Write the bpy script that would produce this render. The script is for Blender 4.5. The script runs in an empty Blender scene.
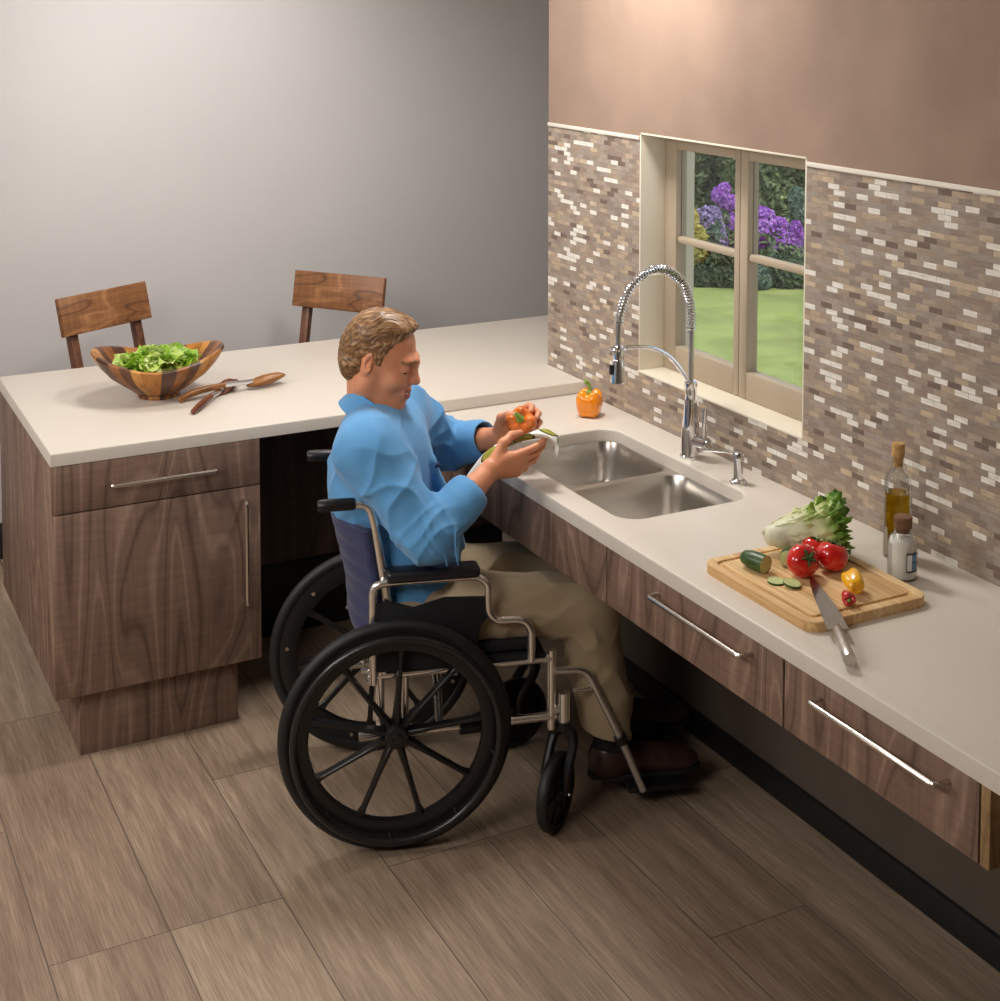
import bpy, bmesh, math, random
import numpy as np
from mathutils import Vector, Matrix, noise

random.seed(7); np.random.seed(7)
sc = bpy.context.scene
COL = sc.collection
PI = math.pi

# ------------------------------------------------------------------ camera
cam_d = bpy.data.cameras.new('camera'); cam = bpy.data.objects.new('camera', cam_d); COL.objects.link(cam)
cam.location = (-2.430, -4.326, 2.155)
cam.rotation_euler = (PI/2 - 0.067, 0, -0.473)
cam_d.sensor_fit = 'HORIZONTAL'; cam_d.sensor_width = 36.0
cam_d.lens = 1459.66/1000*36.0
cam_d.shift_x = 0.008
cam_d.shift_y = -(500.5-97.77)/1000
cam_d.clip_end = 200
sc.camera = cam

# ------------------------------------------------------------------ world, sun, lamps, exposure
sc.view_settings.view_transform = 'Standard'; sc.view_settings.look = 'None'
sc.view_settings.gamma = 1.0; sc.view_settings.use_curve_mapping = False
sc.view_settings.exposure = 0.0
world = bpy.data.worlds.new('sky'); sc.world = world; world.use_nodes = True
wn = world.node_tree.nodes; wl = world.node_tree.links
bg = wn['Background']
tcw = wn.new('ShaderNodeTexCoord'); sepw = wn.new('ShaderNodeSeparateXYZ'); rw = wn.new('ShaderNodeValToRGB')
wl.new(tcw.outputs['Generated'], sepw.inputs[0]); wl.new(sepw.outputs['Z'], rw.inputs[0])
rw.color_ramp.elements[0].color = (0.75, 0.82, 0.88, 1); rw.color_ramp.elements[1].color = (0.30, 0.48, 0.85, 1)
wl.new(rw.outputs[0], bg.inputs['Color']); bg.inputs['Strength'].default_value = 1.5

def lamp(name, kind, loc, target, energy, color, size=0.5, size_y=None, spread=None):
    d = bpy.data.lights.new(name, kind); o = bpy.data.objects.new(name, d); COL.objects.link(o)
    o.location = loc
    o.rotation_euler = (Vector(target)-Vector(loc)).to_track_quat('-Z', 'Y').to_euler()
    d.energy = energy; d.color = color
    if kind == 'AREA':
        d.size = size
        if size_y: d.shape = 'RECTANGLE'; d.size_y = size_y
        if spread: d.spread = spread
    elif kind == 'SPOT':
        d.spot_size = size; d.spot_blend = 0.9; d.shadow_soft_size = size_y or 0.15
    elif kind == 'SUN': d.angle = size
    return o
lamp('sun', 'SUN', (2.5, -9, 20), (0, 0, 0), 2.4, (1, .95, .86), 0.03)
lamp('downlight_over_sink', 'AREA', (-.45, -.62, 2.62), (-.50, -.85, .9), 24, (1, .965, .92), .35)
lamp('downlight_over_peninsula', 'AREA', (-1.0, .30, 2.62), (-1.15, .35, .9), 11, (1, .97, .94), .40)
lamp('wall_washer', 'SPOT', (-1.05, .10, 2.62), (-.95, 1.45, 1.85), 84, (1, .99, .985), 1.7, .15)
lamp('side_panel', 'AREA', (-3.4, -.5, 2.62), (-2.0, -.3, .4), 52, (1, .97, .93), 1.0)
lamp('ceiling_panel', 'AREA', (-3.1, -2.4, 2.62), (-1.9, -.6, .4), 50, (1, .965, .92), 1.2)

# ------------------------------------------------------------------ helpers
def lin(c):
    f = lambda v: v/12.92 if v <= .04045 else ((v+.055)/1.055)**2.4
    return tuple(f(v/255.) for v in c) + (1,)

def tag(o, label=None, cat=None, group=None, kind=None):
    if label: o['label'] = label
    if cat: o['category'] = cat
    if group: o['group'] = group
    if kind: o['kind'] = kind
    return o

def thing(name, label, cat, loc=(0, 0, 0), rz=0, group=None):
    o = bpy.data.objects.new(name, None); COL.objects.link(o)
    o.empty_display_size = .1
    o.location = loc; o.rotation_euler = (0, 0, rz)
    return tag(o, label, cat, group)

class MB:
    def __init__(s): s.bm = bmesh.new()
    def box(s, a, b, bev=0, M=None, seg=2):
        c = [(x+y)/2 for x, y in zip(a, b)]; d = [abs(y-x) for x, y in zip(a, b)]
        t = bmesh.new()
        bmesh.ops.create_cube(t, size=1.0)
        for v in t.verts: v.co = Vector((v.co.x*d[0]+c[0], v.co.y*d[1]+c[1], v.co.z*d[2]+c[2]))
        if bev: bmesh.ops.bevel(t, geom=list(t.edges), offset=bev, segments=seg, profile=.5, affect='EDGES')
        s.merge(t, M); return s
    def merge(s, t, M=None):
        if M is not None: bmesh.ops.transform(t, matrix=M, verts=list(t.verts))
        me = bpy.data.meshes.new('tmp'); t.to_mesh(me); t.free(); s.bm.from_mesh(me); bpy.data.meshes.remove(me)
    def tube(s, pts, r, n=10, closed=False, caps=True):
        pts = [Vector(p) for p in pts]; m = len(pts)
        rr = r if hasattr(r, '__len__') else [r]*m
        rings = []; up = None
        for i, p in enumerate(pts):
            if closed: t = (pts[(i+1) % m]-pts[i-1])
            else: t = pts[min(i+1, m-1)]-pts[max(i-1, 0)]
            if t.length < 1e-9: t = Vector((0, 0, 1))
            t.normalize()
            if up is None:
                up = Vector((0, 0, 1)) if abs(t.z) < .9 else Vector((1, 0, 0))
            a = up - t*up.dot(t)
            if a.length < 1e-6: a = Vector((1, .3, .2)); a = a - t*a.dot(t)
            a.normalize(); b = t.cross(a); up = a
            rings.append([s.bm.verts.new(p+(a*math.cos(2*PI*k/n)+b*math.sin(2*PI*k/n))*rr[i]) for k in range(n)])
        for i in range(m if closed else m-1):
            A, B = rings[i], rings[(i+1) % m]
            for k in range(n): s.bm.faces.new((A[k], A[(k+1) % n], B[(k+1) % n], B[k]))
        if caps and not closed:
            s.bm.faces.new(rings[0][::-1]); s.bm.faces.new(rings[-1])
        return s
    def lathe(s, prof, n=32, c=(0, 0, 0), M=None, f=None, caps=True):
        t = bmesh.new(); rings = []
        for (r, z) in prof:
            ring = []
            for k in range(n):
                a = 2*PI*k/n
                R, Zz = (r, z) if f is None else f(r, z, a)
                ring.append(t.verts.new((c[0]+R*math.cos(a), c[1]+R*math.sin(a), c[2]+Zz)))
            rings.append(ring)
        for A, B in zip(rings, rings[1:]):
            for k in range(n): t.faces.new((A[k], A[(k+1) % n], B[(k+1) % n], B[k]))
        if caps:
            if prof[0][0] > 1e-6: t.faces.new(rings[0][::-1])
            if prof[-1][0] > 1e-6: t.faces.new(rings[-1])
        bmesh.ops.remove_doubles(t, verts=list(t.verts), dist=1e-6)
        s.merge(t, M); return s
    def cyl(s, a, b, r, n=20, r2=None):
        return s.tube([a, b], [r, r if r2 is None else r2], n)
    def prism(s, poly, z0, z1, M=None, bev=0):
        t = bmesh.new()
        f = t.faces.new([t.verts.new((x, y, z0)) for x, y in poly])
        e = bmesh.ops.extrude_face_region(t, geom=[f])
        for v in e['geom']:
            if isinstance(v, bmesh.types.BMVert): v.co.z = z1
        bmesh.ops.recalc_face_normals(t, faces=list(t.faces))
        if bev: bmesh.ops.bevel(t, geom=list(t.edges), offset=bev, segments=2, profile=.5, affect='EDGES')
        s.merge(t, M); return s
    def plate(s, outer, holes, z0, z1, bev=0):
        t = bmesh.new()
        loops = []
        for L in [outer]+holes:
            vs = [t.verts.new((x, y, z1)) for x, y in L]
            loops.append([t.edges.new((vs[i], vs[(i+1) % len(vs)])) for i in range(len(vs))])
        bmesh.ops.triangle_fill(t, edges=[e for L in loops for e in L], use_beauty=True)
        bmesh.ops.dissolve_limit(t, angle_limit=.01, verts=list(t.verts), edges=list(t.edges))
        fs = list(t.faces)
        e = bmesh.ops.extrude_face_region(t, geom=fs)
        for v in e['geom']:
            if isinstance(v, bmesh.types.BMVert): v.co.z = z0
        bmesh.ops.recalc_face_normals(t, faces=list(t.faces))
        if bev:
            ed = [q for q in t.edges if q.calc_face_angle(0) > 1.2 and abs(q.verts[0].co.z-z1) < 1e-6 and abs(q.verts[1].co.z-z1) < 1e-6]
            bmesh.ops.bevel(t, geom=ed, offset=bev, segments=3, profile=.5, affect='EDGES')
        s.merge(t); return s
    def grid(s, f, nu, nv, closed_u=False):
        V = [[s.bm.verts.new(f(i/(nu if closed_u else nu-1), j/(nv-1))) for j in range(nv)] for i in range(nu)]
        for i in range(nu if closed_u else nu-1):
            for j in range(nv-1):
                A, B = V[i], V[(i+1) % nu]
                s.bm.faces.new((A[j], B[j], B[j+1], A[j+1]))
        return s
    def build(s, name, mat, parent=None, smooth=35, loc=None, rz=None):
        me = bpy.data.meshes.new(name); bmesh.ops.recalc_face_normals(s.bm, faces=list(s.bm.faces))
        s.bm.to_mesh(me); s.bm.free()
        o = bpy.data.objects.new(name, me); COL.objects.link(o)
        if isinstance(mat, (list, tuple)):
            for m in mat: me.materials.append(m)
        else: me.materials.append(mat)
        if parent: o.parent = parent
        if loc: o.location = loc
        if rz is not None: o.rotation_euler = (0, 0, rz)
        if smooth:
            me.polygons.foreach_set('use_smooth', [True]*len(me.polygons))
            if smooth < 180: me.set_sharp_from_angle(angle=math.radians(smooth))
        return o

def rrect(x0, x1, y0, y1, r, n=6):
    out = []
    for cx, cy, a0 in ((x1-r, y1-r, 0), (x0+r, y1-r, 90), (x0+r, y0+r, 180), (x1-r, y0+r, 270)):
        for i in range(n+1):
            a = math.radians(a0+90*i/n); out.append((cx+r*math.cos(a), cy+r*math.sin(a)))
    return out

def bez(P, n=24):
    """Catmull-Rom through points"""
    P = [Vector(p) for p in P]; out = []
    for i in range(len(P)-1):
        p0 = P[i-1] if i else P[0]*2-P[1]; p1 = P[i]; p2 = P[i+1]; p3 = P[i+2] if i+2 < len(P) else P[-1]*2-P[-2]
        for k in range(n):
            t = k/n
            out.append(.5*((2*p1)+(p2-p0)*t+(2*p0-5*p1+4*p2-p3)*t*t+(3*p1-p0-3*p2+p3)*t**3))
    out.append(P[-1]); return out

def fillet(P, r, n=6):
    """polyline with rounded corners"""
    P = [Vector(p) for p in P]; out = [P[0]]
    for a, b, c in zip(P, P[1:], P[2:]):
        d1 = (a-b); d2 = (c-b); q = min(r, d1.length*.49, d2.length*.49)
        s = b+d1.normalized()*q; e = b+d2.normalized()*q
        for k in range(n+1):
            t = k/n; out.append(s*(1-t)**2+b*2*t*(1-t)+e*t*t)
    out.append(P[-1]); return out

# ------------------------------------------------------------------ materials
def new_mat(name):
    m = bpy.data.materials.new(name); m.use_nodes = True
    return m, m.node_tree.nodes, m.node_tree.links, m.node_tree.nodes['Principled BSDF']

def plain(name, rgb, rough=.5, metal=0, bump=0, bscale=200, var=0, vscale=6, coat=0, sheen=0, spec=None, trans=0, ior=1.45, sub=0):
    m, N, L, b = new_mat(name)
    b.inputs['Base Color'].default_value = lin(rgb); b.inputs['Roughness'].default_value = rough; b.inputs['Metallic'].default_value = metal
    if spec is not None: b.inputs['Specular IOR Level'].default_value = spec
    if coat: b.inputs['Coat Weight'].default_value = coat; b.inputs['Coat Roughness'].default_value = .08
    if sheen: b.inputs['Sheen Weight'].default_value = sheen
    if trans: b.inputs['Transmission Weight'].default_value = trans; b.inputs['IOR'].default_value = ior
    if sub:
        b.inputs['Subsurface Weight'].default_value = sub; b.inputs['Subsurface Scale'].default_value = .008
        b.inputs['Subsurface Radius'].default_value = (1, .35, .2)
    tc = N.new('ShaderNodeTexCoord')
    if bump:
        n = N.new('ShaderNodeTexNoise'); n.inputs['Scale'].default_value = bscale; n.inputs['Detail'].default_value = 3
        bp = N.new('ShaderNodeBump'); bp.inputs['Strength'].default_value = bump; bp.inputs['Distance'].default_value = .002
        L.new(tc.outputs['Object'], n.inputs['Vector']); L.new(n.outputs['Fac'], bp.inputs['Height']); L.new(bp.outputs[0], b.inputs['Normal'])
    if var:
        n = N.new('ShaderNodeTexNoise'); n.inputs['Scale'].default_value = vscale; n.inputs['Detail'].default_value = 5
        r = N.new('ShaderNodeValToRGB')
        c = lin(rgb)
        r.color_ramp.elements[0].position = .3; r.color_ramp.elements[1].position = .7
        r.color_ramp.elements[0].color = tuple(v*(1-var) for v in c[:3])+(1,)
        r.color_ramp.elements[1].color = tuple(min(1, v*(1+var)) for v in c[:3])+(1,)
        L.new(tc.outputs['Object'], n.inputs['Vector']); L.new(n.outputs['Fac'], r.inputs[0]); L.new(r.outputs[0], b.inputs['Base Color'])
    return m

def ramp(N, stops, interp='LINEAR'):
    r = N.new('ShaderNodeValToRGB'); r.color_ramp.interpolation = interp
    e = r.color_ramp.elements
    while len(e) < len(stops): e.new(.5)
    for x, (p, c) in zip(e, stops): x.position = p; x.color = lin(c)
    return r

def wood(name, dark, mid, light, grain='Z', figure=5.0, fine=150, contrast=1.0, rough=.5, bands=5, along=.7):
    m, N, L, b = new_mat(name)
    tc = N.new('ShaderNodeTexCoord')
    def stretched(across, al):
        mp = N.new('ShaderNodeMapping'); s = [across]*3; s['XYZ'.index(grain)] = al
        mp.inputs['Scale'].default_value = s; L.new(tc.outputs['Object'], mp.inputs[0]); return mp
    n1 = N.new('ShaderNodeTexNoise'); n1.inputs['Scale'].default_value = 1; n1.inputs['Detail'].default_value = 1.5; n1.inputs['Distortion'].default_value = .4
    L.new(stretched(figure, along).outputs[0], n1.inputs['Vector'])
    mul = N.new('ShaderNodeMath'); mul.operation = 'MULTIPLY'; mul.inputs[1].default_value = bands; L.new(n1.outputs['Fac'], mul.inputs[0])
    pp = N.new('ShaderNodeMath'); pp.operation = 'PINGPONG'; pp.inputs[1].default_value = .5; L.new(mul.outputs[0], pp.inputs[0])
    r1 = ramp(N, [(0, dark), (.25, mid), (.75, mid), (1, light)])
    p2 = N.new('ShaderNodeMath'); p2.operation = 'MULTIPLY'; p2.inputs[1].default_value = 2.0; L.new(pp.outputs[0], p2.inputs[0])
    L.new(p2.outputs[0], r1.inputs[0])
    n2 = N.new('ShaderNodeTexNoise'); n2.inputs['Scale'].default_value = 1; n2.inputs['Detail'].default_value = 4; n2.inputs['Roughness'].default_value = .7
    L.new(stretched(fine, fine*.03).outputs[0], n2.inputs['Vector'])
    r2 = ramp(N, [(.3, (150, 150, 150)), (.7, (255, 255, 255))])
    L.new(n2.outputs['Fac'], r2.inputs[0])
    n3 = N.new('ShaderNodeTexNoise'); n3.inputs['Scale'].default_value = 1; n3.inputs['Detail'].default_value = 2
    mp3 = N.new('ShaderNodeMapping'); s3 = [9]*3; s3['XYZ'.index(grain)] = 70; mp3.inputs['Scale'].default_value = s3
    L.new(tc.outputs['Object'], mp3.inputs[0]); L.new(mp3.outputs[0], n3.inputs['Vector'])
    r3 = ramp(N, [(.4, (215, 215, 215)), (.6, (255, 255, 255))]); L.new(n3.outputs['Fac'], r3.inputs[0])
    mx = N.new('ShaderNodeMix'); mx.data_type = 'RGBA'; mx.blend_type = 'MULTIPLY'; mx.inputs['Factor'].default_value = .6*contrast
    L.new(r1.outputs[0], mx.inputs['A']); L.new(r2.outputs[0], mx.inputs['B'])
    mx2 = N.new('ShaderNodeMix'); mx2.data_type = 'RGBA'; mx2.blend_type = 'MULTIPLY'; mx2.inputs['Factor'].default_value = .5*contrast
    L.new(mx.outputs['Result'], mx2.inputs['A']); L.new(r3.outputs[0], mx2.inputs['B'])
    L.new(mx2.outputs['Result'], b.inputs['Base Color']); b.inputs['Roughness'].default_value = rough
    bp = N.new('ShaderNodeBump'); bp.inputs['Strength'].default_value = .08; bp.inputs['Distance'].default_value = .001
    L.new(n2.outputs['Fac'], bp.inputs['Height']); L.new(bp.outputs[0], b.inputs['Normal'])
    return m

M = {}
WD, WM, WL_ = (92, 72, 60), (128, 104, 90), (160, 136, 118)
M['walnut_v'] = wood('walnut laminate, upright grain', (106, 82, 68), (138, 110, 94), (166, 137, 118), 'Z', 4.6, 120, rough=.55, bands=9, along=.9, contrast=.75)
M['walnut_x'] = wood('walnut laminate, long grain', WD, WM, WL_, 'Z', 8, 160, rough=.55)
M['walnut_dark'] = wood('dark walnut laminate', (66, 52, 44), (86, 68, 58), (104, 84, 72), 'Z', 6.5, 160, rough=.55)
M['chair_wood'] = wood('walnut chair wood', (106, 66, 40), (148, 98, 60), (178, 124, 80), 'X', 9, 140, rough=.4, along=2)
M['chair_leg'] = wood('walnut leg wood', (84, 50, 34), (112, 70, 48), (130, 86, 60), 'Z', 12, 140, rough=.4)
M['filler'] = wood('pale wood edging', (150, 118, 76), (176, 142, 96), (190, 156, 110), 'Z', 9, 140)
M['counter'] = plain('cream solid surface', (214, 205, 193), .38, var=.015, vscale=90)
M['gray_wall'] = plain('gray painted wall', (186, 181, 179), .9, bump=.05, bscale=60, var=.03, vscale=1.2)
M['plaster'] = plain('brown plaster', (150, 126, 110), .9, var=.12, vscale=4)
M['cream_trim'] = plain('pale grout edge', (220, 212, 200), .8)
M['ceiling'] = plain('white ceiling paint', (225, 222, 216), .95)
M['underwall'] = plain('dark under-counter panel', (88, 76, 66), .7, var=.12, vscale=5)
M['black_base'] = plain('black skirting', (22, 21, 21), .5)
M['frame_paint'] = plain('taupe window paint', (172, 156, 134), .5)
M['sill'] = plain('cream sill', (226, 217, 198), .4)
M['steel'] = plain('brushed stainless steel', (206, 201, 194), .28, 1, bump=.03, bscale=400)
M['chrome'] = plain('polished chrome', (225, 225, 228), .07, 1)
M['nickel'] = plain('satin nickel', (214, 208, 200), .22, 1)
M['frame_chrome'] = plain('worn chrome tube', (244, 241, 236), .2, .94)
M['rubber'] = plain('black rubber', (26, 25, 25), .55)
M['black_plastic'] = plain('black plastic', (24, 23, 24), .38)
M['vinyl_black'] = plain('black vinyl', (30, 29, 36), .33)
M['black_fabric'] = plain('black fabric', (20, 20, 23), .85, bump=.2, bscale=300)
M['navy'] = plain('navy nylon', (44, 52, 92), .6, bump=.15, bscale=250, sheen=.2)
M['orange_pep'] = plain('orange pepper skin', (252, 142, 0), .18, coat=.6, var=.12, vscale=14)
M['hand_pep'] = plain('red orange pepper skin', (250, 112, 14), .18, coat=.6, var=.45, vscale=32)
M['yellow_pep'] = plain('yellow pepper skin', (240, 176, 20), .2, coat=.6)
M['red'] = plain('red tomato skin', (206, 30, 22), .18, coat=.6, var=.2, vscale=12)
M['red_pep'] = plain('red pepper skin', (190, 28, 26), .2, coat=.6)
M['stem'] = plain('green stem', (124, 160, 58), .5, var=.2, vscale=40)
M['calyx'] = plain('dark green calyx', (58, 88, 36), .6)
M['cuke'] = plain('cucumber skin', (52, 82, 34), .35, var=.45, vscale=60)
M['cuke_flesh'] = plain('cucumber flesh', (196, 206, 142), .35, var=.12, vscale=120)
M['cork'] = plain('cork', (186, 146, 92), .8, bump=.3, bscale=300, var=.25, vscale=120)
M['dark_cork'] = plain('dark cork', (116, 84, 58), .85, bump=.3, bscale=300, var=.3, vscale=160)
M['oil'] = plain('olive oil', (190, 150, 8), .05, trans=.85, ior=1.3)
M['salt'] = plain('coarse salt', (232, 228, 222), .8, bump=.5, bscale=300)
M['label_blue'] = plain('blue label print', (96, 140, 178), .6)
M['label_white'] = plain('white label paper', (222, 224, 226), .6)
M['label_dark'] = plain('dark label border', (66, 62, 76), .6)
M['hose'] = plain('silver hose', (190, 188, 186), .28, .9)
M['blade'] = plain('blade steel', (176, 172, 168), .2, 1)
M['khaki'] = plain('khaki twill', (166, 146, 116), .85, bump=.25, bscale=500, var=.06, vscale=9, sheen=.15)
M['shirt'] = plain('blue cotton', (92, 158, 212), .8, bump=.2, bscale=600, var=.05, vscale=14, sheen=.2)
def wrinkle(m):
    N, L = m.node_tree.nodes, m.node_tree.links; b = N['Principled BSDF']
    tc = N.new('ShaderNodeTexCoord'); n = N.new('ShaderNodeTexNoise'); n.noise_type = 'RIDGED_MULTIFRACTAL'
    n.inputs['Scale'].default_value = 9; n.inputs['Detail'].default_value = 2.5; n.inputs['Distortion'].default_value = .8
    mp = N.new('ShaderNodeMapping'); mp.inputs['Scale'].default_value = (1, .7, .8); L.new(tc.outputs['Object'], mp.inputs[0]); L.new(mp.outputs[0], n.inputs['Vector'])
    bp = N.new('ShaderNodeBump'); bp.inputs['Strength'].default_value = .55; bp.inputs['Distance'].default_value = .006
    L.new(n.outputs['Fac'], bp.inputs['Height'])
    old = b.inputs['Normal'].links[0].from_node; L.new(bp.outputs[0], old.inputs['Normal'])
wrinkle(M['shirt']); wrinkle(M['khaki'])
M['shirt_dark'] = plain('navy button', (40, 62, 96), .5)
M['shoe'] = plain('dark brown leather', (58, 36, 30), .38, var=.2, vscale=10)
M['sole'] = plain('black sole', (22, 20, 19), .7)
M['sock'] = plain('black sock', (20, 19, 20), .9)
M['skin'] = plain('tanned skin', (222, 150, 112), .46, bump=.12, bscale=260, var=.06, vscale=20, sub=.12)
M['lips'] = plain('lip skin', (186, 96, 84), .4)
M['teeth'] = plain('teeth', (236, 228, 214), .3)
M['eye_dark'] = plain('eye line', (54, 34, 26), .35)
M['spoon_red'] = wood('reddish spoon wood', (88, 44, 26), (124, 66, 38), (150, 84, 50), 'X', 30, 300, rough=.35)
M['spoon_gold'] = wood('golden spoon wood', (120, 72, 30), (172, 112, 52), (200, 140, 74), 'X', 30, 300, rough=.35)
M['bed'] = plain('dark soil', (62, 52, 40), .95)

def mat_tile():
    m, N, L, b = new_mat('brick mosaic tile')
    tc = N.new('ShaderNodeTexCoord'); sp = N.new('ShaderNodeSeparateXYZ'); cb = N.new('ShaderNodeCombineXYZ')
    L.new(tc.outputs['Object'], sp.inputs[0]); L.new(sp.outputs['Y'], cb.inputs['X']); L.new(sp.outputs['Z'], cb.inputs['Y'])
    br = N.new('ShaderNodeTexBrick'); L.new(cb.outputs[0], br.inputs['Vector'])
    br.inputs['Color1'].default_value = (0, 0, 0, 1); br.inputs['Color2'].default_value = (1, 1, 1, 1); br.inputs['Mortar'].default_value = (.5, .5, .5, 1)
    br.inputs['Scale'].default_value = 1; br.inputs['Brick Width'].default_value = .0425; br.inputs['Row Height'].default_value = .0146
    br.inputs['Mortar Size'].default_value = .0006; br.inputs['Mortar Smooth'].default_value = .2; br.offset = .5
    stops = [(0, (122, 104, 94)), (.05, (156, 138, 124)), (.16, (168, 150, 132)), (.27, (150, 136, 126)), (.38, (176, 160, 142)), (.48, (164, 152, 142)),
             (.57, (188, 168, 144)), (.66, (158, 144, 130)), (.74, (172, 158, 146)), (.83, (240, 236, 228)), (.97, (204, 184, 158))]
    r = ramp(N, stops, 'CONSTANT'); L.new(br.outputs['Color'], r.inputs[0])
    n = N.new('ShaderNodeTexNoise'); n.inputs['Scale'].default_value = 60; n.inputs['Detail'].default_value = 4
    mp = N.new('ShaderNodeMapping'); mp.inputs['Scale'].default_value = (1, .5, 3); L.new(tc.outputs['Object'], mp.inputs[0]); L.new(mp.outputs[0], n.inputs['Vector'])
    rn = ramp(N, [(.3, (226, 222, 218)), (.7, (255, 255, 255))]); L.new(n.outputs['Fac'], rn.inputs[0])
    mx = N.new('ShaderNodeMix'); mx.data_type = 'RGBA'; mx.blend_type = 'MULTIPLY'; mx.inputs['Factor'].default_value = 1
    L.new(r.outputs[0], mx.inputs['A']); L.new(rn.outputs[0], mx.inputs['B'])
    m2 = N.new('ShaderNodeMix'); m2.data_type = 'RGBA'; m2.inputs['B'].default_value = lin((138, 124, 112))
    L.new(br.outputs['Fac'], m2.inputs['Factor']); L.new(mx.outputs['Result'], m2.inputs['A'])
    L.new(m2.outputs['Result'], b.inputs['Base Color']); b.inputs['Roughness'].default_value = .42
    inv = N.new('ShaderNodeMath'); inv.operation = 'SUBTRACT'; inv.inputs[0].default_value = 1; L.new(br.outputs['Fac'], inv.inputs[1])
    bp = N.new('ShaderNodeBump'); bp.inputs['Strength'].default_value = .5; bp.inputs['Distance'].default_value = .001
    L.new(inv.outputs[0], bp.inputs['Height']); L.new(bp.outputs[0], b.inputs['Normal'])
    return m
M['tile'] = mat_tile()

def mat_floor():
    m, N, L, b = new_mat('wood look floor tile')
    tc = N.new('ShaderNodeTexCoord'); sp = N.new('ShaderNodeSeparateXYZ'); cb = N.new('ShaderNodeCombineXYZ')
    L.new(tc.outputs['Object'], sp.inputs[0])
    ax = N.new('ShaderNodeMath'); ax.inputs[1].default_value = -.097+1.19*10; L.new(sp.outputs['Y'], ax.inputs[0])
    ay = N.new('ShaderNodeMath'); ay.inputs[1].default_value = 1.615+.275*20; L.new(sp.outputs['X'], ay.inputs[0])
    L.new(ax.outputs[0], cb.inputs['X']); L.new(ay.outputs[0], cb.inputs['Y'])
    br = N.new('ShaderNodeTexBrick'); L.new(cb.outputs[0], br.inputs['Vector']); br.inputs['Scale'].default_value = 1
    br.inputs['Color1'].default_value = (0, 0, 0, 1); br.inputs['Color2'].default_value = (1, 1, 1, 1)
    br.offset_frequency = 3; br.inputs['Brick Width'].default_value = 1.19; br.inputs['Row Height'].default_value = .275; br.inputs['Mortar Size'].default_value = .0016; br.inputs['Mortar Smooth'].default_value = .1
    r0 = ramp(N, [(0, (166, 142, 122)), (.5, (182, 160, 138)), (1, (196, 174, 150))]); L.new(br.outputs['Color'], r0.inputs[0])
    mp = N.new('ShaderNodeMapping'); mp.inputs['Scale'].default_value = (26, 1.6, 1); L.new(tc.outputs['Object'], mp.inputs[0])
    n = N.new('ShaderNodeTexNoise'); n.inputs['Scale'].default_value = 1; n.inputs['Detail'].default_value = 6; n.inputs['Roughness'].default_value = .65
    ad = N.new('ShaderNodeVectorMath'); L.new(mp.outputs[0], ad.inputs[0])
    sc_ = N.new('ShaderNodeVectorMath'); sc_.operation = 'SCALE'; sc_.inputs['Scale'].default_value = 30; L.new(br.outputs['Color'], sc_.inputs[0]); L.new(sc_.outputs[0], ad.inputs[1])
    L.new(ad.outputs[0], n.inputs['Vector'])
    rn = ramp(N, [(.3, (190, 184, 176)), (.7, (255, 255, 255))]); L.new(n.outputs['Fac'], rn.inputs[0])
    mx = N.new('ShaderNodeMix'); mx.data_type = 'RGBA'; mx.blend_type = 'MULTIPLY'; mx.inputs['Factor'].default_value = .9
    L.new(r0.outputs[0], mx.inputs['A']); L.new(rn.outputs[0], mx.inputs['B'])
    mp2 = N.new('ShaderNodeMapping'); mp2.inputs['Scale'].default_value = (260, 9, 1); L.new(tc.outputs['Object'], mp2.inputs[0])
    n2 = N.new('ShaderNodeTexNoise'); n2.inputs['Scale'].default_value = 1; n2.inputs['Detail'].default_value = 3; L.new(mp2.outputs[0], n2.inputs['Vector'])
    rn2 = ramp(N, [(.35, (205, 200, 196)), (.65, (255, 255, 255))]); L.new(n2.outputs['Fac'], rn2.inputs[0])
    mx3 = N.new('ShaderNodeMix'); mx3.data_type = 'RGBA'; mx3.blend_type = 'MULTIPLY'; mx3.inputs['Factor'].default_value = .8
    L.new(mx.outputs['Result'], mx3.inputs['A']); L.new(rn2.outputs[0], mx3.inputs['B'])
    m2 = N.new('ShaderNodeMix'); m2.data_type = 'RGBA'; m2.inputs['B'].default_value = lin((92, 78, 68))
    L.new(br.outputs['Fac'], m2.inputs['Factor']); L.new(mx3.outputs['Result'], m2.inputs['A'])
    L.new(m2.outputs['Result'], b.inputs['Base Color']); b.inputs['Roughness'].default_value = .5
    return m
M['floor'] = mat_floor()

def mat_glass(name, tint, rough=.02, refl=.5):
    m, N, L, b = new_mat(name); N.remove(b)
    t = N.new('ShaderNodeBsdfTransparent'); t.inputs[0].default_value = tint
    g = N.new('ShaderNodeBsdfGlossy'); g.inputs['Roughness'].default_value = rough
    fr = N.new('ShaderNodeLayerWeight'); fr.inputs['Blend'].default_value = .25
    mu = N.new('ShaderNodeMath'); mu.operation = 'MULTIPLY'; mu.inputs[1].default_value = refl; L.new(fr.outputs['Fresnel'], mu.inputs[0])
    mx = N.new('ShaderNodeMixShader'); L.new(mu.outputs[0], mx.inputs[0]); L.new(t.outputs[0], mx.inputs[1]); L.new(g.outputs[0], mx.inputs[2])
    L.new(mx.outputs[0], N['Material Output'].inputs[0]); return m
M['glass'] = mat_glass('window glass', (.98, .985, .98, 1), refl=.10)
M['bottle_glass'] = mat_glass('bottle glass', (.98, .985, .975, 1))

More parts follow.
